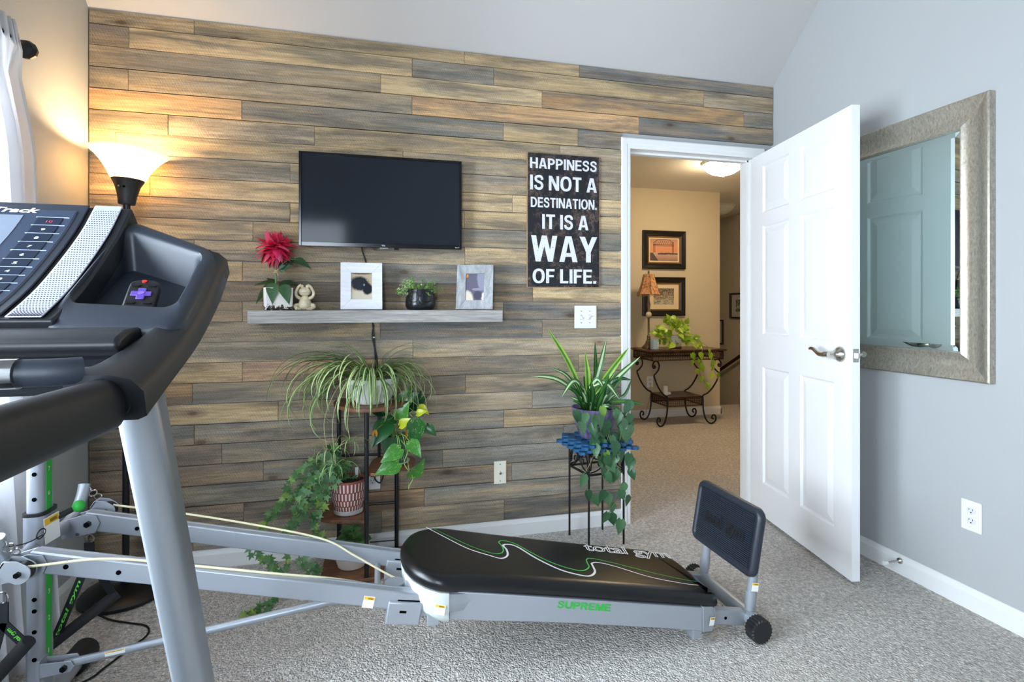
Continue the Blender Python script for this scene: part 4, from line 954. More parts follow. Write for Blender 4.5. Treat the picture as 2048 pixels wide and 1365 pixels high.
# foot plate: rounded slab, inclined slightly
PB = Vector((2.478, 0, .205)); PT = Vector((2.520, 0, .445)); pu = (PT-PB).normalized(); pn = Vector((-pu.z, 0, pu.x)); PH = (PT-PB).length
def fp(a, b_, n): return PB + pu*b_ + pn*n + Vector((0, -.662 - a, 0))
o_ = rrect(0, 0, .378, PH, .036, 6)
def inset(i): return rrect(i, i, .378-i, PH-i, max(.004, .036-i), 6)
rings = [[fp(a, b_, n) for a, b_ in inset(i)] for i, n in ((.006, -.006), (0, .001), (0, .014), (.004, .021), (.010, .025), (.017, .0255), (.022, .021), (.026, .018))]
plate = obj('foot_plate', MB().loft(rings), M_FOOTP, gym, smooth=50)
for k in range(27):
    b_ = .030 + k*(PH-.06)/26
    m = MB().loft([[fp(.030, b_-.0016, .018), fp(.348, b_-.0016, .018), fp(.348, b_+.0016, .018), fp(.030, b_+.0016, .018)], [fp(.030, b_-.0012, .0222), fp(.348, b_-.0012, .0222), fp(.348, b_+.0012, .0222), fp(.030, b_+.0012, .0222)]])
    obj('rib', m, M_FOOTP, plate, smooth=0)
for w_, a_, l_ in (('total', .070, .110), ('gym', .205, .105)): text('lettering', w_, axes(fp(a_, PH*(.40 if w_ == 'total' else .375), .0224), (0, -1, 0), pu, pn), l_, .050, mat('raised_black_letters', (14, 15, 18), .6), plate, bold=.03, depth=.001)
obj('plate_bracket', MB().box((2.522, -.99, .30), (2.535, -.73, .33)), M_SILVER, gym)
# ---- glide board
def bz(x): return .366 - .195*(x-1.358)
SLV = Vector((1, 0, -.195)).normalized()
HEAD = [(2.300, -1.030), (2.322, -1.012), (2.330, -.96), (2.330, -.86), (2.326, -.78), (2.308, -.742), (2.262, -.706), (2.20, -.692), (1.95, -.688), (1.70, -.680), (1.50, -.668), (1.41, -.664), (1.348, -.690), (1.298, -.748), (1.272, -.820), (1.266, -.875), (1.272, -.935), (1.294, -.990), (1.330, -1.030), (1.372, -1.050), (1.42, -1.048), (1.50, -1.036), (1.75, -1.032), (2.05, -1.032)]
cen = (1.80, -.86)
def ring(i, dz, L=HEAD):
    n = len(L); out = []
    for k in range(n):
        p = Vector(L[k]); a = Vector(L[k-1]); b_ = Vector(L[(k+1) % n]); t = (b_-a).normalized(); nn = Vector((-t.y, t.x)); q = p + nn*i*1.0 if True else p
        out.append((q.x, q.y, bz(q.x)+dz))
    return out
def smooth_loop(L, n=3):
    N = len(L); out = []
    for k in range(N):
        a, b_, c, d_ = (Vector(L[(k+j) % N]) for j in (-1, 0, 1, 2))
        for q in range(n):
            t = q/n; out.append(tuple(.5*((2*b_)+(c-a)*t+(2*a-5*b_+4*c-d_)*t*t+(3*b_-a-3*c+d_)*t**3)))
    return out
HS = smooth_loop(HEAD, 3)
ar = sum(HS[k-1][0]*HS[k][1]-HS[k][0]*HS[k-1][1] for k in range(len(HS)))
sgn = 1 if ar > 0 else -1
pad = obj('cushion', MB().loft([ring(i*sgn, dz, HS) for i, dz in ((.012, -.052), (.0, -.046), (-.005, -.034), (-.003, -.020), (.006, -.008), (.018, -.002), (.034, 0.0))]), M_CUSH, gym, smooth=80)
tr_ = obj('board_tray', MB().loft([ring(i*sgn, dz, HS) for i, dz in ((.016, -.049), (.004, -.055), (.002, -.075), (.006, -.105), (.022, -.125), (.05, -.128))]), M_SILVER, gym, smooth=50)
SIDE = MB()
# long side skirt panel, facing the room, with the model lettering; pale head cap
sk = lambda x, d, y: (x, y, bz(x)+d)
obj('side_skirt', MB().prism([sk(1.40, -.050, -1.037), sk(2.265, -.050, -1.037), sk(2.265, -.131, -1.037), sk(2.1, -.128, -1.037), sk(1.75, -.128, -1.037), sk(1.55, -.134, -1.037), sk(1.40, -.136, -1.037)], (0, .02, 0)), M_SILVER, gym, bevel=.003)
obj('side_skirt', MB().prism([sk(1.40, -.050, -.665), sk(2.25, -.050, -.685), sk(2.25, -.131, -.685), sk(1.40, -.136, -.665)], (0, -.02, 0)), M_SILVER, gym, bevel=.003)
cap_loop = [(1.398, -1.052), (1.372, -1.054), (1.330, -1.034), (1.294, -.993), (1.272, -.935), (1.264, -.875), (1.270, -.820), (1.296, -.748), (1.346, -.690), (1.398, -.668)]
rings = []
for sc_, dz in ((0, -.050), (.0, -.058), (.004, -.09), (.014, -.128), (.03, -.145), (.045, -.148)):
    rings.append([(x + sc_*.9*max(0, (1.40-x)/.13), y + (sc_*.6 if y < -.86 else -sc_*.6)*(abs(y+.86)/.19)**2, bz(x)+dz) for x, y in cap_loop])
hc = obj('head_cap', MB().loft(rings), M_PALEG, gym, smooth=50, label='pale grey-green plastic head end')
warn(axes((1.352, -1.0475, .252), (.96, -.2, -.19), (.19, 0, .98), (-.2, -1, 0)), .032, .03, gym)
ec = obj('foot_cap', MB().prism([sk(2.265, -.048, -1.039), sk(2.312, -.048, -1.030), sk(2.314, -.120, -1.030), sk(2.305, -.131, -1.034), sk(2.265, -.133, -1.039)], (0, .33, 0)), M_SILVER, gym, bevel=.003)
warn(axes((2.288, -1.0405, bz(2.288)-.108), (.98, .15, -.19), (.19, 0, .98), (0, -1, 0)), .020, .028, gym)
for x in (1.335, 2.235): obj('roller_mount', MB().box((x, -1.026, bz(x)-.168), (x+.035, -.985, bz(x)-.12)), M_SILVER, gym, bevel=.002)
caps('lettering', 'SUPREME', axes((1.742, -1.0373, .2105), (.981, 0, -.195), (.195, 0, .981), (0, -1, 0)), .186, .0225, M_GREEN, gym)
tm = text('lettering', 'total gym', axes((1.935, -.792, bz(1.935)+.0008), (.981, 0, -.195), (.26, .965, .0), (.19, 0, .98)), .37, .082, M_PRINTW, pad, outline=.022, spacing=.97, shear=-.1)
def ribbon(pts, w, mt):
    P = [Vector((x, y, bz(x)+.0006)) for x, y in pts]; P = crv(P, 5); m = MB(); vs = []; n = len(P)
    for k, p in enumerate(P):
        t = (P[min(n-1, k+1)]-P[max(0, k-1)]).normalized(); s = t.cross(Vector((.19, 0, .98))).normalized()
        ww = w*(.45+.55*math.sin(math.pi*k/(n-1))); vs += [p+s*ww/2, p-s*ww/2]
    m.add(vs, [(2*k, 2*k+1, 2*k+3, 2*k+2) for k in range(n-1)]); return obj('stripe', m, mt, pad, smooth=0)
ribbon([(1.361, -.690), (1.419, -.762), (1.489, -.842), (1.556, -.882), (1.593, -.897), (1.621, -.87), (1.629, -.823), (1.624, -.792), (1.642, -.778), (1.675, -.79), (1.723, -.874), (1.783, -.945), (1.842, -.974), (1.88, -.975), (1.911, -.943), (1.922, -.899), (1.928, -.876), (1.958, -.866), (2.01, -.884), (2.115, -.947), (2.227, -.977), (2.285, -.982)], .0085, M_PRINTW)
ribbon([(1.379, -.688), (1.434, -.75), (1.506, -.824), (1.56, -.859), (1.59, -.864), (1.614, -.838), (1.618, -.794), (1.614, -.765), (1.634, -.749), (1.674, -.766), (1.73, -.85), (1.782, -.907), (1.835, -.937), (1.869, -.94), (1.903, -.909), (1.911, -.871), (1.92, -.847), (1.945, -.835), (2.022, -.86), (2.148, -.914), (2.252, -.948), (2.30, -.953)], .0050, mat('green_stripe', (70, 196, 84), .5))
# head pulley and cables
obj('head_pulley', MB().tube([(1.245, GYC, .225), (1.245, GYC, .262)], .010, 12).tube([(1.245, GYC, .262), (1.245, GYC, .266)], .032, 24).tube([(1.245, GYC, .240), (1.245, GYC, .244)], .032, 24).box((1.235, GYC-.02, .215), (1.32, GYC+.02, .235)), M_SILVER, gym)
obj('cable', MB().tube(crv([(.366, YF+.055, .528), (.60, YF+.030, .484), (.85, YF+.016, .420), (1.02, YF-.008, .372), (1.12, YF-.045, .322), (1.245, GYC+.035, .262), (1.285, GYC+.02, .262)], 6), .0034, 8), M_CREAMROPE, gym)
obj('cable', MB().tube(crv([(.338, YN-.058, .513), (.50, YN-.022, .498), (.70, YN-.004, .447), (.9, YN+.004, .398), (1.06, YN+.022, .355), (1.16, YN+.062, .305), (1.245, GYC-.035, .248), (1.285, GYC-.02, .25)], 6), .0034, 8), M_CREAMROPE, gym)

# ---- strap handles clipped to the machine
M_WEB = mat('black_webbing', (20, 24, 30), .8, bump=.5, bscale=700)
def strap_handle(label, clip, g0, g1):
    """webbing loop from the clip to both ends of a tubular grip g0-g1"""
    clip, g0, g1 = Vector(clip), Vector(g0), Vector(g1)
    t = thing('strap_handle', (clip.x, clip.y, min(g0.z, g1.z)), label, 'strap handle')
    ring_ = obj('clip_ring', MB().tube([clip + Vector((.012*math.cos(a), 0, .014*math.sin(a)+.016)) for a in [k*math.pi/9 for k in range(18)]], .0023, 6, closed=True), M_CHROME, t)
    down = clip + Vector((0, 0, -.045))
    obj('strap', MB().bar(clip+Vector((0, 0, .004)), down, .027, .005, up=(0, 1, 0)), M_WEB, t, smooth=0)
    for e in (g0, g1):
        s = obj('strap', MB().bar(down, e, .023, .003, up=(0, 1, 0)), M_WEB, t, smooth=0)
        L = (e-down).length; ud = (e-down)/L; w_ = ud.cross(Vector((0, 1, 0))).normalized()
        if e is g0:
            nrm = ud.cross(w_); nrm = nrm if nrm.y < 0 else -nrm
            xd = -ud
            yd = nrm.cross(xd)
            text('lettering', 'total gym', axes(down + ud*L*.93 - yd*.0075 + nrm*.0016, xd, yd, nrm), L*.66, .013, M_LIME, s, bold=.02, shear=.2)
    ax = (g1-g0).normalized()
    obj('grip', MB().cyl(g0-ax*.012, g1+ax*.012, .0165, 14), mat('foam_grip_black', (26, 27, 30), .8), t)
    return t
strap_handle('black strap handle with lime lettering hanging by the lamp base', (.322, YF+.004, .430), (.245, YF-.03, .155), (.365, YF+.06, .232))
strap_handle('black strap handle with lime lettering hanging beside the window curtain', (.284, -1.05, .425), (.333, -1.05, .318), (.245, -1.05, .215))

# ================================================================== TREADMILL
XC = .535
tread = thing('treadmill', (XC, -1.9, 0), 'black and silver treadmill with a slanted control console near the window', 'treadmill')
M_TBLK = mat('black_textured_plastic', (27, 29, 33), .42, bump=.10, bscale=900, spec=.5)
M_TDK = mat('dark_blue_black_plastic', (36, 42, 52), .45, bump=.08, bscale=900)
M_UPR = mat('silver_metallic_powder', (150, 156, 162), .40, metal=.6, bump=.05, bscale=1500)
M_SPK = mat('silver_speaker_mesh', (176, 177, 188), .45, metal=.2)
def mx(x, s): return XC + s*(x-XC)
# console section (y, z), bottom to top
SEC = [(-1.800, 1.150), (-1.782, 1.159), (-1.727, 1.192), (-1.668, 1.237), (-1.607, 1.290), (-1.559, 1.343)]
SC = crv([(0, y, z) for y, z in SEC], 4)
def secn(k):
    n = len(SC); t = (SC[min(n-1, k+1)]-SC[max(0, k-1)]).normalized(); return Vector((0, -t.z, t.y))
def slab(x0, x1, o0, o1, k0=0, k1=None, taper=0.0):
    """a plate following the console section between section indices, lifted from o0 to o1"""
    k1 = len(SC)-1 if k1 is None else k1; rings = []
    for k in range(k0, k1+1):
        n = secn(k); p = SC[k]; f = (k-k0)/(k1-k0)
        a, b_ = x0, x1 + taper*(f-1)
        rings.append([p+n*o0+Vector((a, 0, 0)), p+n*o0+Vector((b_, 0, 0)), p+n*o1+Vector((b_, 0, 0)), p+n*o1+Vector((a, 0, 0))])
    return MB().loft(rings)
con = obj('console_frame', slab(mx(.766, -1), .766, -.040, -.001), M_TBLK, tread, bevel=.006)
def console_glass():
    t = NT('console_overlay'); t.b.inputs['Base Color'].default_value = srgb(52, 62, 80); t.b.inputs['Roughness'].default_value = .15; t.b.inputs['Specular IOR Level'].default_value = .8; t.b.inputs['Coat Weight'].default_value = .6
    return t.m
ov = obj('display_overlay', slab(mx(.690, -1), .690, .0, .0045, 4, len(SC)-2), console_glass(), con, bevel=.002)
obj('display_rim', slab(mx(.702, -1), .702, -.0005, .0025, 3, len(SC)-1), M_TDK, con, bevel=.002)
for s in (1, -1):
    a, b_ = sorted((mx(.710, s), mx(.752, s)))
    sp_ = obj('speaker_grille', slab(a, b_, .0005, .003, 1, len(SC)-1), M_SPK, con, smooth=0, bevel=.002)
    m = MB()
    for i in range(58):
        kk = 1.3 + i*(len(SC)-2.6-.3)/58; k = int(kk); f = kk-k; p = SC[k].lerp(SC[k+1], f); n = secn(k).lerp(secn(k+1), f).normalized(); t = (SC[k+1]-SC[k]).normalized()
        for j in range(10):
            x = a + .0042 + j*.00372 + (.0018 if i % 2 else 0); q = p + n*.0032 + Vector((x, 0, 0)); r = .0012
            m.add([q+Vector((-r, 0, 0)), q-t*r, q+Vector((r, 0, 0)), q+t*r], [(0, 1, 2, 3)])
    h = obj('grille_holes', m, M_HOLE, sp_, smooth=0); h['kind'] = 'stuff'
# print on the console
def conM(x, kk, lift=.0048):
    k = int(kk); f = kk-k; p = SC[k].lerp(SC[min(k+1, len(SC)-1)], f); n = secn(k); t = n.cross(Vector((1, 0, 0))); t = t if t.z > 0 else -t
    return axes(p + n*lift + Vector((x, 0, 0)), (1, 0, 0), t, n)
KM = len(SC)-1
text('logo', 'NordicTrack', conM(.487, KM-1.65), .150, .0125, M_PRINTW, ov, bold=.03, shear=.25)
M_LINE = mat('pale_blue_print', (190, 206, 228), .4); M_KEY = mat('key_dark', (34, 42, 58), .2); M_LCD = mat('lcd_pale', (118, 128, 142), .12)
kb = KM - 2.2; ka = 6.2
obj('lcd_window', slab(.36, .618, .0046, .0052, 13, 18), M_LCD, ov, smooth=0)
obj('lcd_window', slab(.40, .56, .0052, .0056, 14, 17), mat('lcd_screen_pale', (148, 156, 160), .1), ov, smooth=0)
for k in range(10):
    f0 = ka + (kb-ka)*k/10; f1 = ka + (kb-ka)*(k+1)/10; M0 = conM(.640, f0); M1 = conM(.640, f1); M0.translation, M1.translation
    wl = .036
    ky = obj('speed_key', MB().loft([[M0 @ Vector((0, .0008, z)), M0 @ Vector((wl, .0008, z)), M1 @ Vector((wl, -.0008, z)), M1 @ Vector((0, -.0008, z))] for z in (-.001, .0006)]), M_KEY, ov, smooth=0)
    text('lettering', str(k+1), M0 @ Matrix.Translation((wl*.42, .0065, .0006)), .006 if k != 9 else .009, .006, mat('red_print', (190, 60, 60), .5) if k == 9 else M_PRINTW, ky, bold=.01)
    obj('key_line', MB().loft([[M1 @ Vector((-.003, -.0006, z)), M1 @ Vector((wl+.008, -.0006, z)), M1 @ Vector((wl+.008, .0006, z)), M1 @ Vector((-.003, .0006, z))] for z in (-.001, .0003)]), M_LINE, ov, smooth=0)
text('lettering', 'SPEED', conM(.640, ka-1.3), .030, .006, M_PRINTW, ov, bold=.02)
for x0, k0, w in ((.46, 8.2, .11), (.46, 10.3, .13), (.46, 6.3, .12)):
    Mq = conM(x0, k0); obj('program_key', MB().loft([[Mq @ Vector((a, b_, z)) for a, b_ in rrect(0, 0, w, .016, .004)] for z in (0, .0006)]), M_KEY, ov, smooth=0)
    obj('key_outline', MB().tube([Mq @ Vector((a, b_, .0006)) for a, b_ in rrect(-.001, -.001, w+.001, .017, .004)], .0006, 4, closed=True), M_LINE, ov)
# book ledge
p = SC[2]; n = secn(2)
obj('book_ledge', MB().prism([p+Vector((0, 0, 0))+n*.0, p+n*.030, p+n*.034+Vector((0, .010, .010)), p+n*.026+Vector((0, .008, .010)), p+n*.022+Vector((0, .003, .004)), p+Vector((0, .012, .012))], (1, 0, 0), M=Matrix.Translation((.355, 0, 0)) @ Matrix.Diagonal((.325, 1, 1, 1))), M_TBLK, tread, bevel=.004)
# housing below / behind the console
HP = [(-1.800, 1.130), (-1.77, 1.150), (-1.72, 1.175), (-1.62, 1.262), (-1.560, 1.325), (-1.535, 1.320), (-1.520, 1.28), (-1.535, 1.19), (-1.60, 1.09), (-1.72, 1.040), (-1.790, 1.058)]
obj('console_housing', MB().prism([(mx(.757, -1), y, z) for y, z in HP], (.757-mx(.757, -1), 0, 0)), M_TBLK, tread, bevel=.012, seg=3)
HL = [(-1.790, 1.139), (-1.840, 1.137), (-1.866, 1.128), (-1.874, 1.118), (-1.866, 1.108), (-1.84, 1.104), (-1.812, 1.100), (-1.800, 1.085), (-1.800, 1.060), (-1.782, 1.045), (-1.70, 1.045), (-1.62, 1.075), (-1.62, 1.10), (-1.72, 1.12)]
obj('console_apron', MB().prism([(mx(.872, -1), y, z) for y, z in HL], (.872-mx(.872, -1), 0, 0)), M_TBLK, tread, bevel=.006, seg=3)
# side trays with swooping brackets
for s in (1, -1):
    def Q(x, y, z): return (mx(x, s), y, z)
    BR_ = [(-1.926, 1.033), (-1.855, 1.061), (-1.732, 1.108), (-1.624, 1.170), (-1.560, 1.225), (-1.556, 1.243), (-1.585, 1.262), (-1.640, 1.238), (-1.697, 1.190), (-1.782, 1.140), (-1.877, 1.100), (-1.940, 1.078), (-1.950, 1.060)]
    lo_ = [(-1.926, 1.033), (-1.855, 1.061), (-1.732, 1.108), (-1.624, 1.170), (-1.558, 1.226)]
    up_ = [(-1.948, 1.090), (-1.880, 1.108), (-1.785, 1.146), (-1.705, 1.196), (-1.600, 1.268)]
    lo_ = crv([(0, y, z) for y, z in lo_], 4); up_ = crv([(0, y, z) for y, z in up_], 4)
    rings = []
    for k in range(len(lo_)):
        a, b_ = lo_[k], up_[k]; w0 = .845 + .045*min(1, k/(len(lo_)-1)*1.6); d_ = (b_-a)
        sec = [(w0, 0.0), (.915, 0.0), (.925, .08), (.926, .62), (.915, .88), (.895, .98), (w0+.012, 1.0), (w0+.004, .92), (w0, .6)]
        rings.append([Q(x, (a+d_*t).y, (a+d_*t).z) for x, t in sec])
    obj('side_bracket', MB().loft(rings), M_TBLK, tread, smooth=60)
    obj('bracket_mouth', MB().loft([[Q(x, y, z) for x, z in rrect(.856, 1.038, .910, 1.086, .014)] for y in (-1.936, -1.915)]), M_TBLK, tread, smooth=50)
    # tray: rim and pocket
    A, B, C, D = (Vector(Q(.758, -1.552, 1.322)), Vector(Q(.918, -1.612, 1.262)), Vector(Q(.918, -1.800, 1.142)), Vector(Q(.752, -1.800, 1.140)))
    def T(u, v, d=0.0):
        p = A.lerp(B, u).lerp(D.lerp(C, u), v); return p + Vector((0, .35*d, -d)) if d else p
    def loopuv(u0, v0, u1, v1, d, r=.14, rl=None):
        pts = []
        for u, v in rrect(u0, v0, u1, v1, r, 5): pts.append(T(u, v, d*(1-.5*max(0, v)) if d > 0 else d))
        return pts
    rim = MB().loft([loopuv(-.03, -.03, 1.02, 1.03, .06, .16), loopuv(-.03, -.03, 1.02, 1.03, .014, .16), loopuv(-.015, -.015, 1.005, 1.015, .004, .15), loopuv(.0, .0, .985, .99, .0, .14), loopuv(.01, .02, .95, .96, -.002, .14), loopuv(.02, .085, .90, .83, -.002, .11), loopuv(.03, .10, .885, .81, .002, .10), loopuv(.04, .11, .875, .795, .010, .095), loopuv(.10, .22, .80, .78, .105, .09), loopuv(.14, .26, .76, .74, .108, .07)], cap=True)
    obj('accessory_tray', rim, M_TDK, tread, smooth=50)
    # crossbar section and pulse grips
    # handrail
    rs = []
    for y in (-1.935, -2.05, -2.45, -2.56, -2.585):
        e = 0 if y > -2.5 else (.006 if y > -2.57 else .02)
        rs.append([Q(.885+ (.021-e*.6)*math.copysign(abs(math.cos(t))**.75, math.cos(t)), y, 1.0535 - (.06*max(0, -2.45-y)) + (.0305-e)*math.copysign(abs(math.sin(t))**.75, math.sin(t))) for t in [2*math.pi*k/24 for k in range(24)]])
    obj('handrail', MB().loft(rs), mat('handrail_foam_black', (24, 25, 29), .5, bump=.06, bscale=800), tread, smooth=60)
    # upright
    rs = []
    for f in (0, .25, .5, .75, 1.0):
        c = Vector((.884, -1.845, 1.065)).lerp(Vector((.884, -1.430, .05)), f); hw = .024; hd = .030 + .010*f
        rs.append([Q(c.x + x, c.y + y, c.z) for x, y in [(-hw, -hd*.6), (-hw*.6, -hd*.95), (0, -hd), (hw*.7, -hd*.8), (hw*.95, -hd*.25), (hw*.80, hd*.15), (hw*.9, hd*.75), (hw*.6, hd), (-hw*.6, hd), (-hw, hd*.7)]])
    obj('upright', MB().loft(rs), M_UPR, tread, smooth=85)
    obj('base_rail', MB().box((min(mx(.905, s), mx(.845, s)), -3.25, .02), (max(mx(.905, s), mx(.845, s)), -1.36, .085)), M_UPR, tread, bevel=.01)
    obj('foot_pad', MB().box((min(mx(.905, s), mx(.845, s)), -1.42, .0), (max(mx(.905, s), mx(.845, s)), -1.37, .02)), M_RUB, tread)
    obj('foot_pad', MB().box((min(mx(.905, s), mx(.845, s)), -3.2, .0), (max(mx(.905, s), mx(.845, s)), -3.15, .02)), M_RUB, tread)
    obj('side_deck', MB().box((min(mx(.84, s), mx(.76, s)), -3.2, .12), (max(mx(.84, s), mx(.76, s)), -1.70, .17)), M_TBLK, tread, bevel=.01)
    obj('pulse_grip', MB().tube([Q(.62, -1.953, 1.094), Q(.812, -1.953, 1.094)], .0168, 16), M_CHROME, tread)
obj('crossbar', MB().tube([(mx(.862, -1), -1.935, 1.094), (mx(.84, -1), -1.95, 1.094), (.84, -1.95, 1.094), (.862, -1.935, 1.094)], .0155, 16), M_TDK, tread)
obj('crossbar_support', MB().box((.40, -1.945, 1.07), (.62, -1.78, 1.10)), M_TBLK, tread, bevel=.01)
obj('running_belt', MB().box((mx(.76, -1), -3.2, .125), (.76, -1.68, .162)), mat('belt_black', (20, 20, 22), .7, bump=.5, bscale=600), tread, bevel=.01)
obj('motor_hood', MB().prism([(mx(.84, -1), y, z) for y, z in ((-1.78, .13), (-1.38, .13), (-1.37, .19), (-1.45, .25), (-1.66, .24), (-1.78, .17))], (.84-mx(.84, -1), 0, 0)), M_TBLK, tread, bevel=.015, seg=3)
obj('lift_frame', MB().box((mx(.85, -1), -1.50, .04), (.85, -1.44, .13)).box((mx(.85, -1), -3.2, .05), (.85, -3.15, .125)), M_UPR, tread)

# ---- remote control lying in the right tray
rm = thing('remote_control', (.842, -1.71, 1.14), 'black remote control with purple arrow pad lying in the treadmill tray', 'remote control')
rux = Vector((.985, .17, -.02)).normalized(); ruy = Vector((-.16, .80, .62)); ruy = (ruy - rux*ruy.dot(rux)).normalized(); run = rux.cross(ruy)
RC = Vector((.838, -1.712, 1.186)); RM = axes(RC, rux, ruy, run)
def rl(pts, z0, z1): return MB().loft([[RM @ Vector((x, y, z)) for x, y in pts] for z in (z0, z1)])
rb = obj('body', rl(rrect(-.0205, -.095, .0205, .040, .014, 5), -.016, 0), mat('remote_black', (26, 27, 30), .4), rm, bevel=.003)
MPU = mat('purple_key', (92, 66, 158), .4)
obj('arrow_pad', rl([(-.0055, -.014), (.0055, -.014), (.0055, -.0055), (.0135, -.0055), (.0135, .0055), (.0055, .0055), (.0055, .014), (-.0055, .014), (-.0055, .0055), (-.0135, .0055), (-.0135, -.0055), (-.0055, -.0055)], 0, .0025), MPU, rm, bevel=.001)
obj('ok_key', rl([(.0045*math.cos(a), .0035*math.sin(a)) for a in [k*math.pi/8 for k in range(16)]], .0025, .0035), mat('purple_key_light', (122, 96, 186), .4), rm)
obj('power_key', rl([(.0035*math.cos(a)-.001, .033+.0028*math.sin(a)) for a in [k*math.pi/8 for k in range(16)]], 0, .0022), mat('red_key', (200, 44, 40), .4), rm)
for x, y in ((-.0105, .0225), (.0105, .0225), (-.0105, -.022), (.0105, -.022), (-.011, -.034), (0, -.034), (.011, -.034)):
    obj('key', rl(rrect(x-.0065, y-.003, x+.0065, y+.003, .0028), 0, .002), mat('remote_key_black', (14, 14, 16), .4), rm)
for i, (nm, cc) in enumerate((('NETFLIX', 0), ('hulu', 1))): pass

# ================================================================== PLANT STANDS AND PLANTS
M_STANDW = wood_mat('rustic_brown_board', (86, 54, 36), (146, 96, 62), .45, (8, 30, 30))
def rod_between(m, a, b, r): return m.cyl(a, b, r, 10)
# ---- tiered stand: three posts, four boards
st = thing('plant_stand', (1.146, -.15, 0), 'tiered plant stand with black metal posts and brown wood shelves', 'plant stand')
PF, PL, PR_ = (1.145, -.310), (1.016, -.048), (1.277, -.062)
for p, zt in ((PF, .722), (PL, .722), (PR_, .47)): obj('post', MB().cyl((p[0], p[1], .0), (p[0], p[1], zt), .0095, 12), M_BLACK, st)
obj('post', MB().cyl((1.197, -.070, .46), (1.197, -.070, .722), .0075, 12), M_BLACK, st)
for a, b, z, r_ in ((PL, PR_, .240, .0062), (PL, PR_, .062, .003)): obj('brace', MB().cyl((a[0], a[1], z), (b[0], b[1], z), r_, 8), M_BLACK, st)
obj('brace', MB().cyl((PL[0], PL[1], .475), (1.197, -.070, .475), .0062, 8), M_BLACK, st)
def board(pts, z0, z1): return MB().loft([[(x, y, z) for x, y in smooth_loop(pts, 3)] for z in (z0, z1)])
obj('shelf', board([(1.12, -.325), (1.20, -.325), (1.30, -.24), (1.315, -.15), (1.28, -.065), (1.15, -.035), (1.03, -.04), (1.00, -.10), (1.01, -.19), (1.06, -.28)], .722, .738), M_STANDW, st, bevel=.002)
obj('shelf', MB().prism([(.958, -.045, .246), (.955, -.235, .246), (1.00, -.268, .246), (1.138, -.300, .246), (1.138, -.060, .246)], (0, 0, .015)), M_STANDW, st, smooth=0, bevel=.002)
obj('shelf', board([(1.155, -.305), (1.24, -.30), (1.345, -.22), (1.355, -.13), (1.30, -.055), (1.20, -.06), (1.16, -.15)], .448, .463), M_STANDW, st, bevel=.002)
obj('shelf', MB().prism([(.958, -.045, .010), (.955, -.255, .010), (1.02, -.322, .010), (1.18, -.322, .010), (1.315, -.20, .010), (1.315, -.045, .010)], (0, 0, .015)), M_STANDW, st, smooth=0, bevel=.002)

# ---- spider plant in a white bowl pot
sp = thing('spider_plant', (1.168, -.185, .738), 'arching striped spider plant in a white bowl on top of the tiered stand', 'plant')
M_WPOT = mat('aged_white_pot', (222, 224, 214), .45, var=.15, vscale=30)
c = (1.168, -.185, .7385)
obj('pot', MB().lathe([(.062, .0), (.068, .004), (.084, .030), (.100, .062), (.110, .092), (.114, .098), (.116, .112), (.110, .113), (.106, .095), (.10, .08)], c, 36), M_WPOT, sp, smooth=40)
for k in range(9):
    a = R(180 + 20*k + 10); obj('rib', MB().tube([(c[0]+r*math.cos(a), c[1]+r*math.sin(a), c[2]+z) for r, z in ((.069, .006), (.085, .031), (.101, .062), (.110, .090))], .0022, 6), M_WPOT, sp)
obj('rim_band', MB().lathe([(.1105, .088), (.1155, .091), (.1170, .100), (.1170, .110), (.1155, .113), (.1105, .112)], c, 36), M_WPOT, sp, smooth=40)
obj('soil', MB().lathe([(.104, .080), (.104, .092)], c, 24), M_SOIL, sp)
obj('watering_globe', MB().ball((1.262, -.165, .862), .020, 12), mat('teal_glass', (22, 92, 96), .08, spec=.8), sp, smooth=80)
MSP = [leaf_mat('spider_green', (78, 124, 40), (116, 158, 66), rough=.35), leaf_mat('spider_cream', (196, 208, 150), (226, 230, 190), rough=.35)]
MSP2 = [leaf_mat('spider_pale', (176, 196, 128), (206, 216, 166), rough=.35), leaf_mat('spider_deep', (58, 104, 40), (92, 138, 62), rough=.35)]
BL = []
for k in range(22):
    r_ = random.Random(100+k); BL.append(blade('leaf', MSP if k % 3 else MSP2, r_.uniform(.34, .50), r_.uniform(.014, .019), R(r_.uniform(25, 72)), R(r_.uniform(130, 185)), .35, 14, r_.uniform(-.5, .5)))
rr = random.Random(21)
for k in range(230):
    az = rr.uniform(0, 360) if k % 4 == 0 else rr.uniform(165, 375); s = rr.uniform(.62, 1.05)
    dx, dy = math.cos(R(az)), math.sin(R(az))
    if dy > .05: s *= .50                                   # short towards the wall
    if dx < -.3: s *= 1.10
    if dy < -.8: s *= .8
    if dx > .6: s *= .84
    if dy < -.7 and rr.random() < .55: continue
    tilt_ = rr.uniform(-16, 12)
    M = Matrix.Translation((c[0]+dx*rr.uniform(0, .035)-.005, c[1]+dy*rr.uniform(0, .03), c[2]+.092)) @ Matrix.Rotation(R(az-90), 4, 'Z') @ Matrix.Rotation(R(tilt_), 4, 'X') @ Matrix.Scale(s, 4)
    if dy > .05: M = M @ Matrix.Rotation(R(8), 4, 'X')
    me_ = rr.choice(BL)
    if max((M @ v.co).y for v in me_.vertices) > -.022: continue
    inst('leaf', me_, sp, M)
for k, (az, s, tl) in enumerate(((205, 1.05, 26), (176, 1.05, 28), (183, .8, 34), (358, 1.05, 24), (345, 1.12, 16), (352, .9, 30), (190, .9, 20))):
    inst('leaf', blade('leaf', MSP, .34, .010, R(62), R(105), .35, 14, .3), sp, Matrix.Translation((c[0], c[1], c[2]+.092)) @ Matrix.Rotation(R(az-90), 4, 'Z') @ Matrix.Rotation(R(tl-10), 4, 'X') @ Matrix.Scale(s, 4))
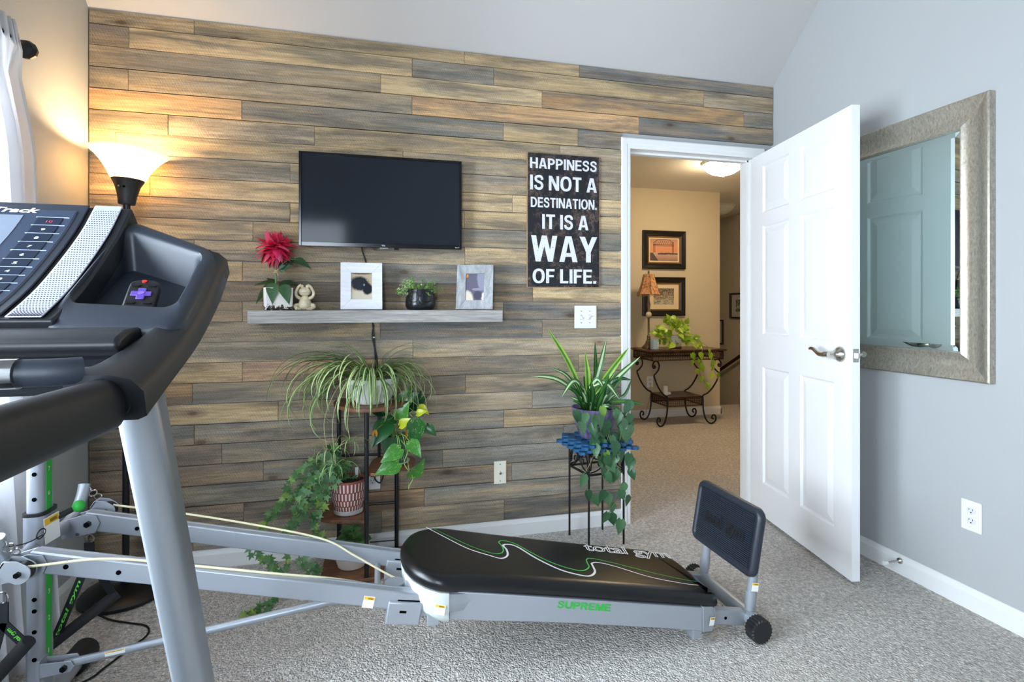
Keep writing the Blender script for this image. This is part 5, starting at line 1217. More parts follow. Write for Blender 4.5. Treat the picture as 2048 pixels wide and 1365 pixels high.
# trailing plantlets
for ex, ey, ez in ((1.02, -.30, .50), (.985, -.27, .55), (1.08, -.32, .60)):
    obj('runner', MB().tube(crv([(c[0]-.03, c[1]-.03, c[2]+.10), ((c[0]+ex)/2-.03, (c[1]+ey)/2-.04, c[2]+.11), (ex-.01, ey-.01, c[2]-.04), (ex, ey, ez)], 6), .0013, 5), mat('runner_pale', (186, 190, 130), .5), sp)
    for k in range(11):
        az = k*33+rr.uniform(-10, 10); inst('leaf', BL[k % 22], sp, Matrix.Translation((ex, ey, ez)) @ Matrix.Rotation(R(az-90), 4, 'Z') @ Matrix.Rotation(R(-20), 4, 'X') @ Matrix.Scale(rr.uniform(.22, .36), 4))

# ---- golden pothos in a green embossed pot
po = thing('potted_pothos', (1.268, -.185, .463), 'glossy variegated pothos in a dark green embossed pot on the tiered stand', 'plant')
c = (1.268, -.185, .4638)
MGP = mat('green_glaze', (58, 98, 66), .3, var=.35, vscale=50)
obj('saucer', MB().lathe([(.048, 0), (.062, .006), (.064, .012), (.060, .012), (.046, .006)], c, 28), mat('clear_saucer', (206, 210, 206), .15), po)
pt = obj('pot', MB().lathe([(.044, .0065), (.048, .010), (.058, .095), (.061, .112), (.061, .128), (.056, .128), (.054, .11)], c, 32), MGP, po, smooth=40)
M_GRLN = mat('pale_green_relief', (150, 184, 140), .4)
for zc, s_ in ((.072, 1),):
    m = MB()
    for q in range(3):
        rr0 = .006+.0065*q; m.tube([(c[0]-.008+rr0*math.cos(a)*(1+.12*math.sin(5*a+q)), c[1]-.0545-.003*math.sin(a), c[2]+zc+rr0*math.sin(a)*(1+.12*math.sin(5*a+q))) for a in [2*math.pi*k/24 for k in range(24)]], .0008, 5, closed=True)
    for z in (.045, .098): m.tube([(c[0]+(.0515+.11*(z-.045))*math.cos(a), c[1]+(.0515+.11*(z-.045))*math.sin(a), c[2]+z) for a in [2*math.pi*k/30 for k in range(30)]], .0008, 5, closed=True)
    for k in range(16):
        a = R(190+11*k); r0 = .050
        m.tube([(c[0]+(.047+.12*z)*math.cos(a+.06*math.sin(z*300+k)), c[1]+(.047+.12*z)*math.sin(a+.06*math.sin(z*300+k)), c[2]+z) for z in (.02, .027, .034, .041)], .0007, 4)
    obj('relief', m, M_GRLN, pt)
obj('soil', MB().lathe([(.052, .10), (.052, .112)], c, 20), M_SOIL, po)
MPO = leaf_mat('pothos_leaf', (40, 104, 40), (78, 146, 56), stripe=(216, 226, 150), rough=.25); MPY = leaf_mat('pothos_yellow_leaf', (190, 200, 40), (212, 208, 60), rough=.3); MPD = leaf_mat('pothos_dark', (26, 74, 40), (44, 96, 48), rough=.25); MPOR = mat('dried_orange_leaf', (214, 140, 36), .6)
PLF = heart_leaf('leaf', [MPO], .78, .22, .22, 8); PLD = heart_leaf('leaf', [MPD], .78, .22, .22, 8); PLY = heart_leaf('leaf', [MPY], .72, .22, .2, 8); PLO = heart_leaf('leaf', [MPOR], .45, .6, .4, 6)
# (mesh, base, direction, normal, length)
VM = mat('pothos_vine', (128, 150, 72), .5)
LV = [(PLD, (1.235, -.25, .660), (-.45, -.35, -.55), (-.2, -1, .5), .125), (PLD, (1.262, -.26, .672), (-.5, -.4, .05), (0, -.8, .8), .072), (PLF, (1.290, -.24, .665), (.25, -.2, .75), (-.6, -.8, .2), .095), (PLY, (1.285, -.26, .645), (.45, -.3, .35), (-.2, -.9, .6), .070), (PLF, (1.350, -.28, .672), (-.05, -.25, -.9), (.35, -1, .1), .125), (PLF, (1.325, -.31, .585), (.35, -.35, -.45), (.1, -1, .3), .085), (PLF, (1.285, -.32, .560), (-.75, -.25, -.38), (-.1, -1, .45), .098), (PLF, (1.275, -.33, .505), (-.75, -.2, -.28), (0, -1, .4), .108), (PLF, (1.325, -.33, .440), (.55, -.3, .65), (.5, -.8, -.1), .105), (PLD, (1.40, -.26, .640), (.40, -.2, -.45), (-.3, -1, .3), .065), (PLY, (1.358, -.24, .690), (.55, -.3, .20), (0, -1, .6), .052), (PLD, (1.315, -.15, .69), (.2, .1, .6), (-.2, -1, .2), .10), (PLD, (1.25, -.14, .70), (-.3, 0, .5), (0, -1, .3), .09), (PLD, (1.34, -.13, .70), (.6, 0, .4), (0, -1, .5), .09), (PLO, (1.180, -.27, .632), (-.1, -.2, -.9), (0, -1, 0), .055), (PLO, (1.312, -.27, .632), (.02, -.2, -.95), (.5, -1, 0), .050), (PLD, (1.22, -.17, .69), (-.7, -.1, .3), (0, -.8, .8), .10), (PLF, (1.30, -.17, .72), (.35, -.1, .8), (-.3, -1, .2), .10), (PLD, (1.335, -.18, .735), (.5, -.1, .5), (0, -1, .5), .075), (PLY, (1.372, -.20, .715), (.4, -.2, -.3), (0, -1, .5), .06)]
for me, b_, d_, n_, L in LV:
    inst('leaf', me, po, frame_M(b_, d_, n_, L))
    obj('stalk', MB().tube(crv([(c[0]+random.uniform(-.02, .02), c[1]+random.uniform(-.03, 0), c[2]+.108), ((c[0]+b_[0])/2, min(-.19, (c[1]+b_[1])/2-.02), max(b_[2], c[2]+.12)+.022), b_], 5), .0017, 5), VM, po)
obj('vine', MB().tube(crv([(1.29, -.25, .58), (1.315, -.325, .55), (1.30, -.335, .50), (1.335, -.335, .44), (1.322, -.335, .405)], 6), .0022, 6), VM, po)
obj('bud', heart := MB().tube([(1.322, -.335, .41), (1.319, -.336, .395), (1.318, -.336, .388)], [.004, .003, .0008], 6), VM, po)

# ---- ivy in a terracotta pot
iv = thing('potted_ivy', (1.066, -.182, .261), 'trailing english ivy in a white-streaked terracotta pot on the tiered stand', 'plant')
c = (1.066, -.182, .2615)
M_TER = mat('terracotta', (150, 84, 68), .7, var=.2, vscale=25); M_WSTR = mat('whitewash_streak', (214, 196, 190), .8)
pt = obj('pot', MB().lathe([(.050, .004), (.055, .010), (.068, .070), (.0735, .120), (.0755, .148), (.071, .149), (.069, .125)], c, 36), M_TER, iv, smooth=40)
obj('saucer', MB().lathe([(.055, .0), (.062, .003), (.064, .022), (.0625, .022), (.060, .006)], c, 32), mat('clear_plastic_saucer', (190, 186, 182), .12, alpha=1), iv)
for row, (z0, z1) in enumerate(((.012, .040), (.044, .066), (.070, .100), (.104, .140))):
    m = MB()
    for k in range(30):
        a = 2*math.pi*(k+.5*(row % 2))/30; r0 = .0515+(.068-.0515)*(z0-.004)/.066 if z0 < .07 else .068+.0055*(z0-.07)/.05; r1 = .0515+(.068-.0515)*(z1-.004)/.066 if z1 < .07 else .068+.0055*(z1-.07)/.05; w = .045
        m.add([(c[0]+(r+.0012)*math.cos(a+s*w), c[1]+(r+.0012)*math.sin(a+s*w), c[2]+z) for r, z, s in ((r0+.0015, z0, -1), (r0+.0015, z0, 1), (r1+.0012, z1, 1), (r1+.0012, z1, -1))], [(0, 1, 2, 3)])
    o = obj('relief_band', m, M_WSTR, pt, smooth=0); o['kind'] = 'stuff'
obj('soil', MB().lathe([(.069, .120), (.069, .136), (.03, .142)], c, 24), M_SOIL, iv)
obj('plant_tag', MB().box((1.092, -.150, .39), (1.106, -.148, .445)), M_OFFW, iv)
MIV = [leaf_mat('ivy_leaf', (58, 110, 60), (112, 156, 94), rough=.4), leaf_mat('ivy_leaf_light', (108, 150, 56), (150, 180, 84), rough=.4)]
def ivy_leaf(mt):
    tips = [(0, 1.0), (.20, .52), (.56, .62), (.30, .28), (.55, .02), (.12, .06), (0, -.06), (-.12, .06), (-.55, .02), (-.30, .28), (-.56, .62), (-.20, .52)]
    m = MB(); vs = [(0, .26, .0)] + [(x*.92, y, .10*abs(x)-.12*y*y) for x, y in tips]; n = len(tips)
    m.add(vs, [(0, 1+k, 1+(k+1) % n) for k in range(n)]); return mesh_of('leaf', m, [mt], smooth=60)
IV = [ivy_leaf(MIV[0]), ivy_leaf(MIV[0]), ivy_leaf(MIV[0]), ivy_leaf(MIV[1])]
M_VINE = mat('ivy_stem', (92, 104, 62), .6)
VINES = [([(1.044, .45), (.99, .515), (.914, .502), (.875, .478), (.845, .439), (.826, .394), (.811, .354)], -.20, -.24, 24),
 ([(1.024, .45), (.96, .485), (.914, .439), (.875, .39), (.84, .361), (.797, .329), (.763, .296), (.73, .263), (.700, .235)], -.20, -.25, 34),
 ([(1.019, .44), (.973, .432), (.944, .379), (.914, .339), (.875, .296), (.84, .257), (.826, .217), (.85, .190)], -.22, -.30, 30),
 ([(1.03, .44), (.988, .391), (.963, .345), (.944, .3), (.939, .264), (.958, .225), (.983, .185)], -.25, -.31, 22),
 ([(1.03, .45), (.963, .477), (.934, .448), (.894, .399), (.86, .375)], -.16, -.22, 20),
 ([(1.04, .45), (1.00, .49), (.95, .45), (.90, .41), (.87, .35), (.85, .30)], -.24, -.30, 20),
 ([(.70, .235), (.69, .19), (.716, .147), (.749, .130), (.775, .105), (.800, .065)], -.25, -.28, 16),
 ([(.94, .25), (.90, .16), (.894, .106), (.934, .101), (.955, .082), (.924, .06), (.900, .040)], -.30, -.32, 18),
 ([(.85, .19), (.82, .10), (.80, .04), (.785, .018), (.74, .016), (.70, .014)], -.30, -.47, 18),
 ([(1.05, .45), (1.02, .52), (1.00, .545), (1.01, .56)], -.17, -.17, 10)]
rr = random.Random(33)
for pts, y0, y1, nl in VINES:
    nl = int(nl*1.7)
    P = crv([(x, y0+(y1-y0)*k/(len(pts)-1), z) for k, (x, z) in enumerate(pts)], 6)
    obj('vine', MB().tube(P, .0016, 5), M_VINE, iv)
    for k in range(nl):
        f = (k+.5)/nl*(len(P)-1); q = P[int(f)].lerp(P[min(len(P)-1, int(f)+1)], f-int(f)); t = (P[min(len(P)-1, int(f)+1)]-P[int(f)])
        side = 1 if k % 2 else -1; d = Vector((rr.uniform(-.5, .5)+.5*side, rr.uniform(-.7, -.05), rr.uniform(-.9, .25)))
        s = rr.uniform(.026, .040) * (.75 if k > nl*.8 else 1)
        inst('leaf', IV[3] if (k > nl*.75 and rr.random() < .5) or rr.random() < .08 else IV[rr.randrange(3)], iv, frame_M(q + Vector((rr.uniform(-.012, .012), rr.uniform(-.015, .005), rr.uniform(-.006, .012))), d, (rr.uniform(-.5, .5), -1, rr.uniform(.1, .9)), s))
for k in range(46):
    a = rr.uniform(0, 6.28); r0 = rr.uniform(.0, .055); q = Vector((c[0]-.02+r0*math.cos(a)-.015, c[1]+r0*.8*math.sin(a), c[2]+.15+rr.uniform(.0, .085)*(1-r0/.09)))
    inst('leaf', IV[3] if rr.random() < .15 else IV[rr.randrange(3)], iv, frame_M(q, (rr.uniform(-1, .6), rr.uniform(-1, .3), rr.uniform(-.4, .7)), (rr.uniform(-.4, .4), -.8, .9), rr.uniform(.028, .044)))

# ---- small leafy plant in a woven white pot
lo = thing('potted_plant', (1.078, -.185, .025), 'small round-leaved plant in a white woven-textured pot at the bottom of the tiered stand', 'plant')
c = (1.080, -.185, .0255)
def woven():
    t = NT('woven_ceramic'); ck = t.node('ShaderNodeTexChecker'); ck.inputs['Scale'].default_value = 1.0
    tc = t.node('ShaderNodeTexCoord'); s3 = t.node('ShaderNodeSeparateXYZ'); t.link(tc.outputs['Object'], s3.inputs[0])
    w1 = t.math('SINE', t.math('MULTIPLY', s3.outputs[2], 1400.0)); w2 = t.math('SINE', t.math('MULTIPLY', t.math('ARCTAN2', s3.outputs[1], s3.outputs[0]), 90.0)); h = t.math('MULTIPLY', w1, w2)
    t.b.inputs['Base Color'].default_value = srgb(206, 196, 182); t.b.inputs['Roughness'].default_value = .7; t.bump(h, .5, .0015); return t.m
obj('pot', MB().lathe([(.050, .0), (.060, .004), (.070, .040), (.075, .080), (.0765, .092), (.072, .093), (.070, .07)], c, 36), woven(), lo, smooth=40)
obj('soil', MB().lathe([(.070, .066), (.070, .078)], c, 20), M_SOIL, lo)
MLO = leaf_mat('pilea_leaf', (62, 104, 56), (108, 152, 92), rough=.3); LLO = heart_leaf('leaf', [MLO], .85, .2, .25, 6, notch=.05)
for k in range(44):
    a = rr.uniform(0, 6.28); r0 = rr.uniform(0, .07); q = Vector((c[0]-.01+r0*math.cos(a), c[1]+.8*r0*math.sin(a)-.01, c[2]+.088+rr.uniform(0, .03)+(.075*max(0, 1-abs(r0*math.cos(a))/.03)*rr.random())))
    if q.x < 1.03: q.z -= .01
    inst('leaf', LLO, lo, frame_M(q, (math.cos(a)*.9+rr.uniform(-.3, .3), rr.uniform(-1, .2), rr.uniform(-.2, .6)), (rr.uniform(-.4, .4), -.7, 1), rr.uniform(.030, .046)))
obj('stem', MB().tube(crv([(c[0], c[1], c[2]+.07), (c[0]+.004, c[1]-.01, c[2]+.13), (c[0]+.008, c[1]-.012, c[2]+.185)], 4), .002, 5), M_STEM, lo)
for k in range(7): inst('leaf', LLO, lo, frame_M((c[0]+.006, c[1]-.012, c[2]+.125+.010*k), (1 if k % 2 else -1, -.4, .45), (0, -.6, 1), .04))

# ---- black iron stand with blue slatted trivets
ir = thing('iron_plant_stand', (2.25, -.15, 0), 'slim black wrought-iron plant stand with scroll panels beside the doorway', 'plant stand')
F4 = [(2.140, -.070), (2.172, -.250), (2.362, -.232), (2.330, -.050)]; ZT = .468
for x, y in F4: obj('leg', MB().cyl((x, y, 0), (x, y, ZT), .0052, 10), M_IRON, ir)
m = MB()
for k in range(4):
    a, b = F4[k], F4[(k+1) % 4]; obj('rail', MB().bar((a[0], a[1], ZT-.006), (b[0], b[1], ZT-.006), .010, .012), M_IRON, ir); obj('rail', MB().bar((a[0], a[1], ZT-.112), (b[0], b[1], ZT-.112), .007, .009), M_IRON, ir)
    A, B = Vector((a[0], a[1], 0)), Vector((b[0], b[1], 0))
    def E_(u, z): p = A.lerp(B, u); return (p.x, p.y, ZT-.112+z)
    for s in (0, 1):
        f = (lambda u: u) if s == 0 else (lambda u: 1-u)
        sc = crv([E_(f(u), z) for u, z in ((.05, .02), (.10, .075), (.25, .095), (.40, .075), (.38, .045), (.28, .042), (.27, .060), (.33, .064))], 5); obj('scroll', MB().tube(sc, .0036, 6), M_IRON, ir)
        sc = crv([E_(f(u), z) for u, z in ((.05, .01), (.25, .02), (.45, .05), (.62, .09))], 5); obj('scroll', MB().tube(sc, .0034, 6), M_IRON, ir)
obj('top_plate', MB().prism([(x, y, ZT-.002) for x, y in F4], (0, 0, .003)), M_IRON, ir, smooth=0)
M_BLUE = mat('painted_blue', (20, 84, 128), .5, var=.25, vscale=60)
blk = MB().loft([[(x, y, z) for x, y in [(.020*math.cos(R(60*k)), .020*math.sin(R(60*k))) for k in range(6)]] for z in (0, .014)]); me_blk = mesh_of('block', blk, M_BLUE, smooth=0); fixn(me_blk)
for lay, (z, rz, sc_, lab) in enumerate(((ZT+.0015, 6, 1.0, 'lower of two stacked blue honeycomb trivets on the iron stand'), (ZT+.0255, 10, .98, 'upper of two stacked blue honeycomb trivets beneath the purple pot'))):
    tv_ = thing('honeycomb_trivet', (2.255, -.15, z), lab, 'trivet', 'blue trivets on the iron stand')
    for i in range(-4, 5):
        for j in range(-4, 5):
            x = i*.0355 + (.0178 if j % 2 else 0); y = j*.0308
            if abs(x) > .155 or abs(y) > .125 or (lay == 1 and (i+j) % 9 == 0 and abs(y) > .1): continue
            M = Matrix.Translation((2.255, -.150, z)) @ Matrix.Rotation(R(rz), 4, 'Z') @ Matrix.Translation((x, y, .006 if (i+j) % 2 else 0)) @ Matrix.Rotation(R(30), 4, 'Z') @ Matrix.Diagonal((1.04*sc_, 1.04*sc_, 1.0, 1)); inst('block', me_blk, tv_, M)
obj('backing', MB().box((2.13, -.245, ZT+.0166+.006), (2.38, -.055, ZT+.0253)), M_BLUE, tv_, smooth=0)
# ---- purple pot with dracaena and trailing philodendron
ph = thing('potted_dracaena', (2.245, -.150, .514), 'purple glazed pot with striped lime dracaena and trailing heart-leaf philodendron on the iron stand', 'plant')
c = (2.245, -.150, .514)
def purple():
    t = NT('purple_streaked_glaze'); v = t.coords('Object', (60, 60, 4)); n = t.noise(v, 1, 4, .6); cc = t.mix(t.ramp(n, [(.35, 0.0), (.65, 1.0)]), srgb(62, 58, 96), srgb(128, 116, 150)); t.link(cc, t.b.inputs['Base Color']); t.b.inputs['Roughness'].default_value = .3; t.bump(n, .3, .003); return t.m
obj('pot', MB().lathe([(.066, .0), (.074, .005), (.095, .060), (.112, .115), (.118, .150), (.112, .151), (.106, .12)], c, 36), purple(), ph, smooth=40)
obj('soil', MB().lathe([(.106, .112), (.106, .128)], c, 24), M_SOIL, ph)
MDR = [leaf_mat('dracaena_lime', (150, 196, 62), (186, 216, 92), rough=.35), leaf_mat('dracaena_green', (60, 122, 48), (92, 148, 62), rough=.35)]
MDR2 = [leaf_mat('dracaena_green_b', (36, 92, 40), (66, 122, 50), rough=.35), leaf_mat('dracaena_white', (186, 208, 158), (214, 226, 190), rough=.35)]
MDD = [leaf_mat('dracaena_dark', (22, 66, 34), (52, 100, 44), rough=.3), leaf_mat('dracaena_mid', (58, 112, 44), (84, 140, 58), rough=.3)]
def sword(base, tip, w, mats, bend=.0, n_=None, lift=.03):
    b, t = Vector(base), Vector(tip); L = (t-b).length; mid = (b+t)/2 + Vector((0, -.01, lift)); P = crv([b, mid, t], 7); n = len(P); m = MB(); vs = []
    nn = Vector(n_ or (0, -1, .5))
    for k, p in enumerate(P):
        d = (P[min(k+1, n-1)]-P[max(0, k-1)]).normalized(); s = d.cross(nn).normalized(); u = s.cross(d); f = k/(n-1); hw = w/2*(.45+.55*math.sin(min(1, f*1.9)*math.pi/2))*(1-f**2.6)**.8
        for q in (-1, -.38, .38, 1): vs.append(p + s*q*hw + u*abs(q)*hw*.28*(1 if u.y < 0 else -1) * (1) + u*.06*hw*math.sin(f*9+q*3))
    m.add(vs, [(k*4+i, k*4+i+1, k*4+i+5, k*4+i+4) for k in range(n-1) for i in range(3)]); m.m = [1 if q % 3 == 1 else 0 for q in range(len(m.f))]
    return obj('leaf', m, mats, ph, smooth=60)
for b, t, w, mt, lf in (((2.19, -.16, .70), (1.976, -.20, 1.067), .032, 0, .02), ((2.20, -.17, .72), (2.176, -.19, .945), .034, 0, .0), ((2.17, -.16, .72), (1.893, -.20, .837), .030, 1, .035), ((2.22, -.15, .70), (2.299, -.17, 1.007), .036, 1, .0), ((2.23, -.16, .72), (2.405, -.20, .962), .034, 0, .01), ((2.26, -.16, .72), (2.470, -.20, .916), .034, 1, .01), ((2.20, -.19, .77), (2.322, -.27, .718), .038, 1, .05), ((2.17, -.19, .76), (2.036, -.24, .735), .030, 1, .06), ((2.28, -.16, .75), (2.423, -.20, .799), .026, 2, .03), ((2.30, -.18, .69), (2.470, -.24, .683), .026, 2, .01), ((2.18, -.13, .72), (2.012, -.15, .867), .024, 1, .03), ((2.36, -.17, .70), (2.426, -.19, .803), .018, 2, -.02), ((2.25, -.13, .70), (2.246, -.15, .995), .026, 2, .0), ((2.20, -.18, .76), (2.25, -.25, .77), .030, 3, .045)):
    sword(b, t, w, (MDR, MDR2, MDD, MDR2)[mt], lift=lf)
rr = random.Random(44)
for k in range(46):
    a = rr.uniform(0, 6.28); t = Vector((c[0]-.01+rr.uniform(.06, .15)*math.cos(a), c[1]-.03+.085*math.sin(a), c[2]+rr.uniform(.16, .33))); t.y = min(t.y, -.055)
    sword((c[0]-.02+.03*math.cos(a), c[1]-.01+.03*math.sin(a), c[2]+.12), t, rr.uniform(.022, .034), MDD if rr.random() < .6 else MDR2, lift=.02)
MPH = leaf_mat('philodendron_leaf', (44, 88, 54), (88, 130, 88), rough=.3); PHL = heart_leaf('leaf', [MPH], .80, .2, .2, 8); MPH2 = leaf_mat('philodendron_new_leaf', (120, 160, 60), (140, 176, 80), rough=.3); PHN = heart_leaf('leaf', [MPH2], .7, .25, .2, 8)
PP = [(2.136,.637),(2.181,.622),(2.113,.592),(2.1,.638),(2.231,.657),(2.24,.585),(2.328,.601),(2.337,.536),(2.194,.557),(2.231,.496),(2.185,.482),(2.286,.484),(2.24,.448),(2.222,.42),(2.291,.424),(2.323,.439),(2.36,.427),(2.131,.342),(2.154,.268),(2.194,.24),(2.254,.243),(2.231,.364),(2.249,.346),(2.295,.351),(2.37,.358),(2.332,.292),(2.323,.258),(2.365,.22),(2.286,.189),(2.249,.154),(2.277,.143),(2.323,.104),(2.226,.262),(2.37,.556),(2.3,.637),(2.222,.556),(2.342,.575),(2.277,.519),(2.167,.584)]
PP += [(x+rr.uniform(-.025, .03), z+rr.uniform(-.03, .03)) for x, z in PP if z > .40 and x > 2.18][:24] + [(2.36+rr.uniform(-.03, .03), .62+rr.uniform(-.07, .05)) for _ in range(10)]
for k, (x, z) in enumerate(PP):
    L = rr.uniform(.056, .076); dx = rr.uniform(-.5, .6); y = -.275 if z < .5 else -.282 + (.03 if k > 39 else 0)
    inst('leaf', PHN if k in (4, 12) else PHL, ph, frame_M((x-dx*.012, y+rr.uniform(-.02, .015), z+L*.5), (dx, rr.uniform(-.5, .0), -1), (rr.uniform(-.5, .5), -1, .25), L))
for pts in ([(2.30, .65), (2.34, .62), (2.36, .55), (2.335, .46), (2.32, .40), (2.345, .34), (2.335, .28), (2.36, .23)], [(2.25, .65), (2.27, .58), (2.25, .50), (2.24, .43), (2.235, .36), (2.26, .28), (2.21, .25)], [(2.30, .65), (2.33, .56), (2.30, .46), (2.29, .38), (2.32, .31), (2.32, .25), (2.27, .18), (2.31, .15)], [(2.20, .65), (2.19, .58), (2.20, .49), (2.16, .40), (2.13, .36)], [(2.16, .655), (2.13, .64), (2.115, .60)], [(2.24, .65), (2.245, .60), (2.28, .50), (2.29, .43)]):
    obj('vine', MB().tube(crv([(x, -.21 if k == 0 else -.268, z) for k, (x, z) in enumerate(pts)], 5), .0016, 5), mat('philodendron_vine', (120, 116, 70), .6), ph)

# ================================================================== THINGS IN THE HALL
# ---- scrolled metal side table
TX_0, TX_1, TY_0, TY_1 = 3.728, 4.530, 1.985, 2.395
tb = thing('side_table', (4.13, 2.19, 0), 'dark side table with pierced metal apron and scrolled black iron legs in the hall', 'table')
M_DKW = wood_mat('dark_walnut_top', (50, 26, 20), (84, 46, 34), .25, (4, 30, 30))
M_BRZ = mat('bronze_lattice', (74, 50, 36), .45, metal=.6)
obj('tabletop', MB().loft([[(TX_0-i, TY_0-i, z), (TX_1+i, TY_0-i, z), (TX_1+i, TY_1+i, z), (TX_0-i, TY_1+i, z)] for i, z in ((.0, .722), (.010, .728), (.012, .736), (.008, .742), (.0, .745))]), M_DKW, tb, smooth=30)
def lattice(par, P, w, h, nx, nz):
    """pierced panel: frame and diagonal bars, P(a, z)"""
    m = MB(); t = .0045
    for a0, z0, a1, z1 in ((0, 0, w, 0), (0, h, w, h), (0, 0, 0, h), (w, 0, w, h)): m.tube([P(a0, z0), P(a1, z1)], t, 4)
    dx, dz = w/nx, h/nz
    for i in range(nx):
        for j in range(nz):
            x, z = i*dx, j*dz
            m.tube([P(x, z+dz/2), P(x+dx/2, z+dz), P(x+dx, z+dz/2), P(x+dx/2, z)], .0022, 4, closed=True)
            m.tube([P(x+dx*.5-dx*.16, z+dz*.5), P(x+dx*.5+dx*.16, z+dz*.5)], .0035, 4)
    o = obj('apron_lattice', m, M_BRZ, par, smooth=0); o['kind'] = 'stuff'; return o
def apron(x0, x1, y0, y1, z0, h, n):
    lattice(tb, lambda a, z: (x0+a, y0, z0+z), x1-x0, h, n, 4); lattice(tb, lambda a, z: (x0, y0+a, z0+z), y1-y0, h, max(4, n//2), 4)
    lattice(tb, lambda a, z: (x1, y0+a, z0+z), y1-y0, h, max(4, n//2), 4); lattice(tb, lambda a, z: (x0+a, y1, z0+z), x1-x0, h, n, 4)
apron(TX_0+.012, TX_1-.012, TY_0+.012, TY_1-.012, .645, .075, 30)
SX0, SX1, SY0, SY1 = 3.920, 4.312, 2.030, 2.350
obj('lower_shelf', MB().box((SX0, SY0, .270), (SX1, SY1, .282)), M_DKW, tb, bevel=.002)
apron(SX0+.004, SX1-.004, SY0+.004, SY1-.004, .190, .078, 16)
def spiral(c, r0, r1, a0, a1, n=16): return [(c[0]+(r0+(r1-r0)*k/n)*math.cos(R(a0+(a1-a0)*k/n)), c[1]+(r0+(r1-r0)*k/n)*math.sin(R(a0+(a1-a0)*k/n))) for k in range(n+1)]
for sx, cx_, xs_ in ((-1, TX_0+.03, SX0), (1, TX_1-.03, SX1)):
    for yy, ys_ in ((TY_0+.03, SY0), (TY_1-.03, SY1)):
        # profile (outward distance from the shelf corner, height): scroll under the apron, knee, sweep in to the shelf, splayed foot scroll
        top = spiral((.105, .590), .010, .030, 200, -60, 14)
        prof = [(u, z) for u, z in top] + [(.135, .555), (.150, .600), (.150, .625), (.170, .642), (.196, .630), (.205, .600), (.200, .565), (.225, .500)]
        up_ = [(.195, .585), (.182, .596), (.174, .585), (.183, .572), (.202, .575), (.208, .600), (.190, .632), (.158, .640), (.128, .622), (.118, .590), (.128, .555), (.165, .520), (.190, .500), (.172, .455), (.140, .400), (.095, .345), (.045, .305), (.0, .285), (0.0, .24), (.0, .185), (.008, .12), (.030, .055), (.065, .015), (.105, .008), (.140, .030), (.148, .065), (.130, .090), (.106, .080), (.104, .058), (.120, .052)]
        dirx = sx; wx = abs(cx_-xs_)/.20
        def P3(u, z):
            f = u/.2; return (xs_ + sx*u*wx*.98, ys_ + (yy-ys_)*f, z)
        obj('leg', MB().tube(crv([P3(u, z) for u, z in up_], 4), .0078, 8), M_IRON, tb)

# ---- table lamp with fringed shade
tl_ = thing('table_lamp', (3.836, 2.25, .745), 'antique table lamp with beaded tan fabric shade and glass ball stem on the hall table', 'lamp')
lx, ly, lz = 3.838, 2.25, .7455
M_ANT = mat('antique_pewter', (126, 110, 92), .35, metal=.7)
obj('base', MB().loft([[(lx+a, ly+b_, lz+z) for a, b_ in rrect(-s, -s, s, s, s*.35)] for s, z in ((.055, 0), (.055, .012), (.046, .022), (.030, .045), (.020, .075), (.016, .085))]), M_ANT, tl_, smooth=40)
obj('stem', MB().lathe([(.016, .085), (.019, .092), (.019, .10), (.015, .105), (.019, .112), (.017, .125), (.012, .130), (.010, .14), (.010, .30), (.014, .305), (.014, .310)], (lx, ly, lz), 16).lathe([(.014, .368), (.016, .378), (.012, .39), (.016, .42), (.019, .445), (.012, .47), (.010, .50), (.009, .58)], (lx, ly, lz), 16), M_ANT, tl_, smooth=40)
obj('glass_ball', MB().ball((lx, ly, lz+.340), .030, 14), mat('crackle_glass', (214, 200, 170), .08, spec=.8), tl_, smooth=80)
def shade_fab():
    t = NT('tan_floral_fabric'); n = t.noise(t.coords('Object'), 45, 4, .7); cc = t.mix(t.ramp(n, [(.42, 0.0), (.55, 1.0)]), srgb(150, 98, 60), srgb(206, 156, 112)); t.link(cc, t.b.inputs['Base Color']); t.b.inputs['Roughness'].default_value = .9; return t.m
def hexr(r, z, fl=0): return [(lx+r*math.cos(R(60*k+15)), ly+r*math.sin(R(60*k+15)), lz+z) for k in range(6)]
sh_ = obj('lamp_shade', MB().loft([hexr(.118, .545), hexr(.100, .58), hexr(.078, .65), hexr(.060, .715), hexr(.054, .745)], cap=False), shade_fab(), tl_, smooth=0)
sh_.modifiers.new('thick', 'SOLIDIFY').thickness = .002
for k in range(6): obj('seam', MB().tube([hexr(r, z)[k] for r, z in ((.119, .545), (.101, .58), (.079, .65), (.061, .715), (.055, .745))], .0022, 5), M_ANT, tl_)
m = MB()
for k in range(6):
    a, b_ = Vector(hexr(.118, .545)[k]), Vector(hexr(.118, .545)[(k+1) % 6])
    for q in range(9):
        p = a.lerp(b_, q/9); L = .012+.010*abs(math.sin(q*.8)); m.ball(tuple(p+Vector((0, 0, -L*.4))), .0032, 5).ball(tuple(p+Vector((0, 0, -L))), .0036, 5)
fr_ = obj('bead_fringe', m, mat('amber_beads', (176, 136, 92), .25), tl_, smooth=60); fr_['kind'] = 'stuff'
obj('finial', MB().lathe([(.004, .745), (.010, .752), (.006, .760), (.011, .770), (.004, .782), (.001, .788)], (lx, ly, lz), 12), M_ANT, tl_, smooth=50)
obj('power_cord', MB().tube(crv([(lx-.05, ly+.03, lz+.008), (3.712, 2.37, .735), (3.70, 2.41, .60), (3.715, 2.42, .30), (3.73, 2.42, .05), (3.76, 2.41, .012), (3.86, 2.40, .02), (3.93, 2.41, .20), (3.955, 2.425, .36)], 6), .003, 5), mat('gold_cord', (190, 148, 60), .4), tl_)

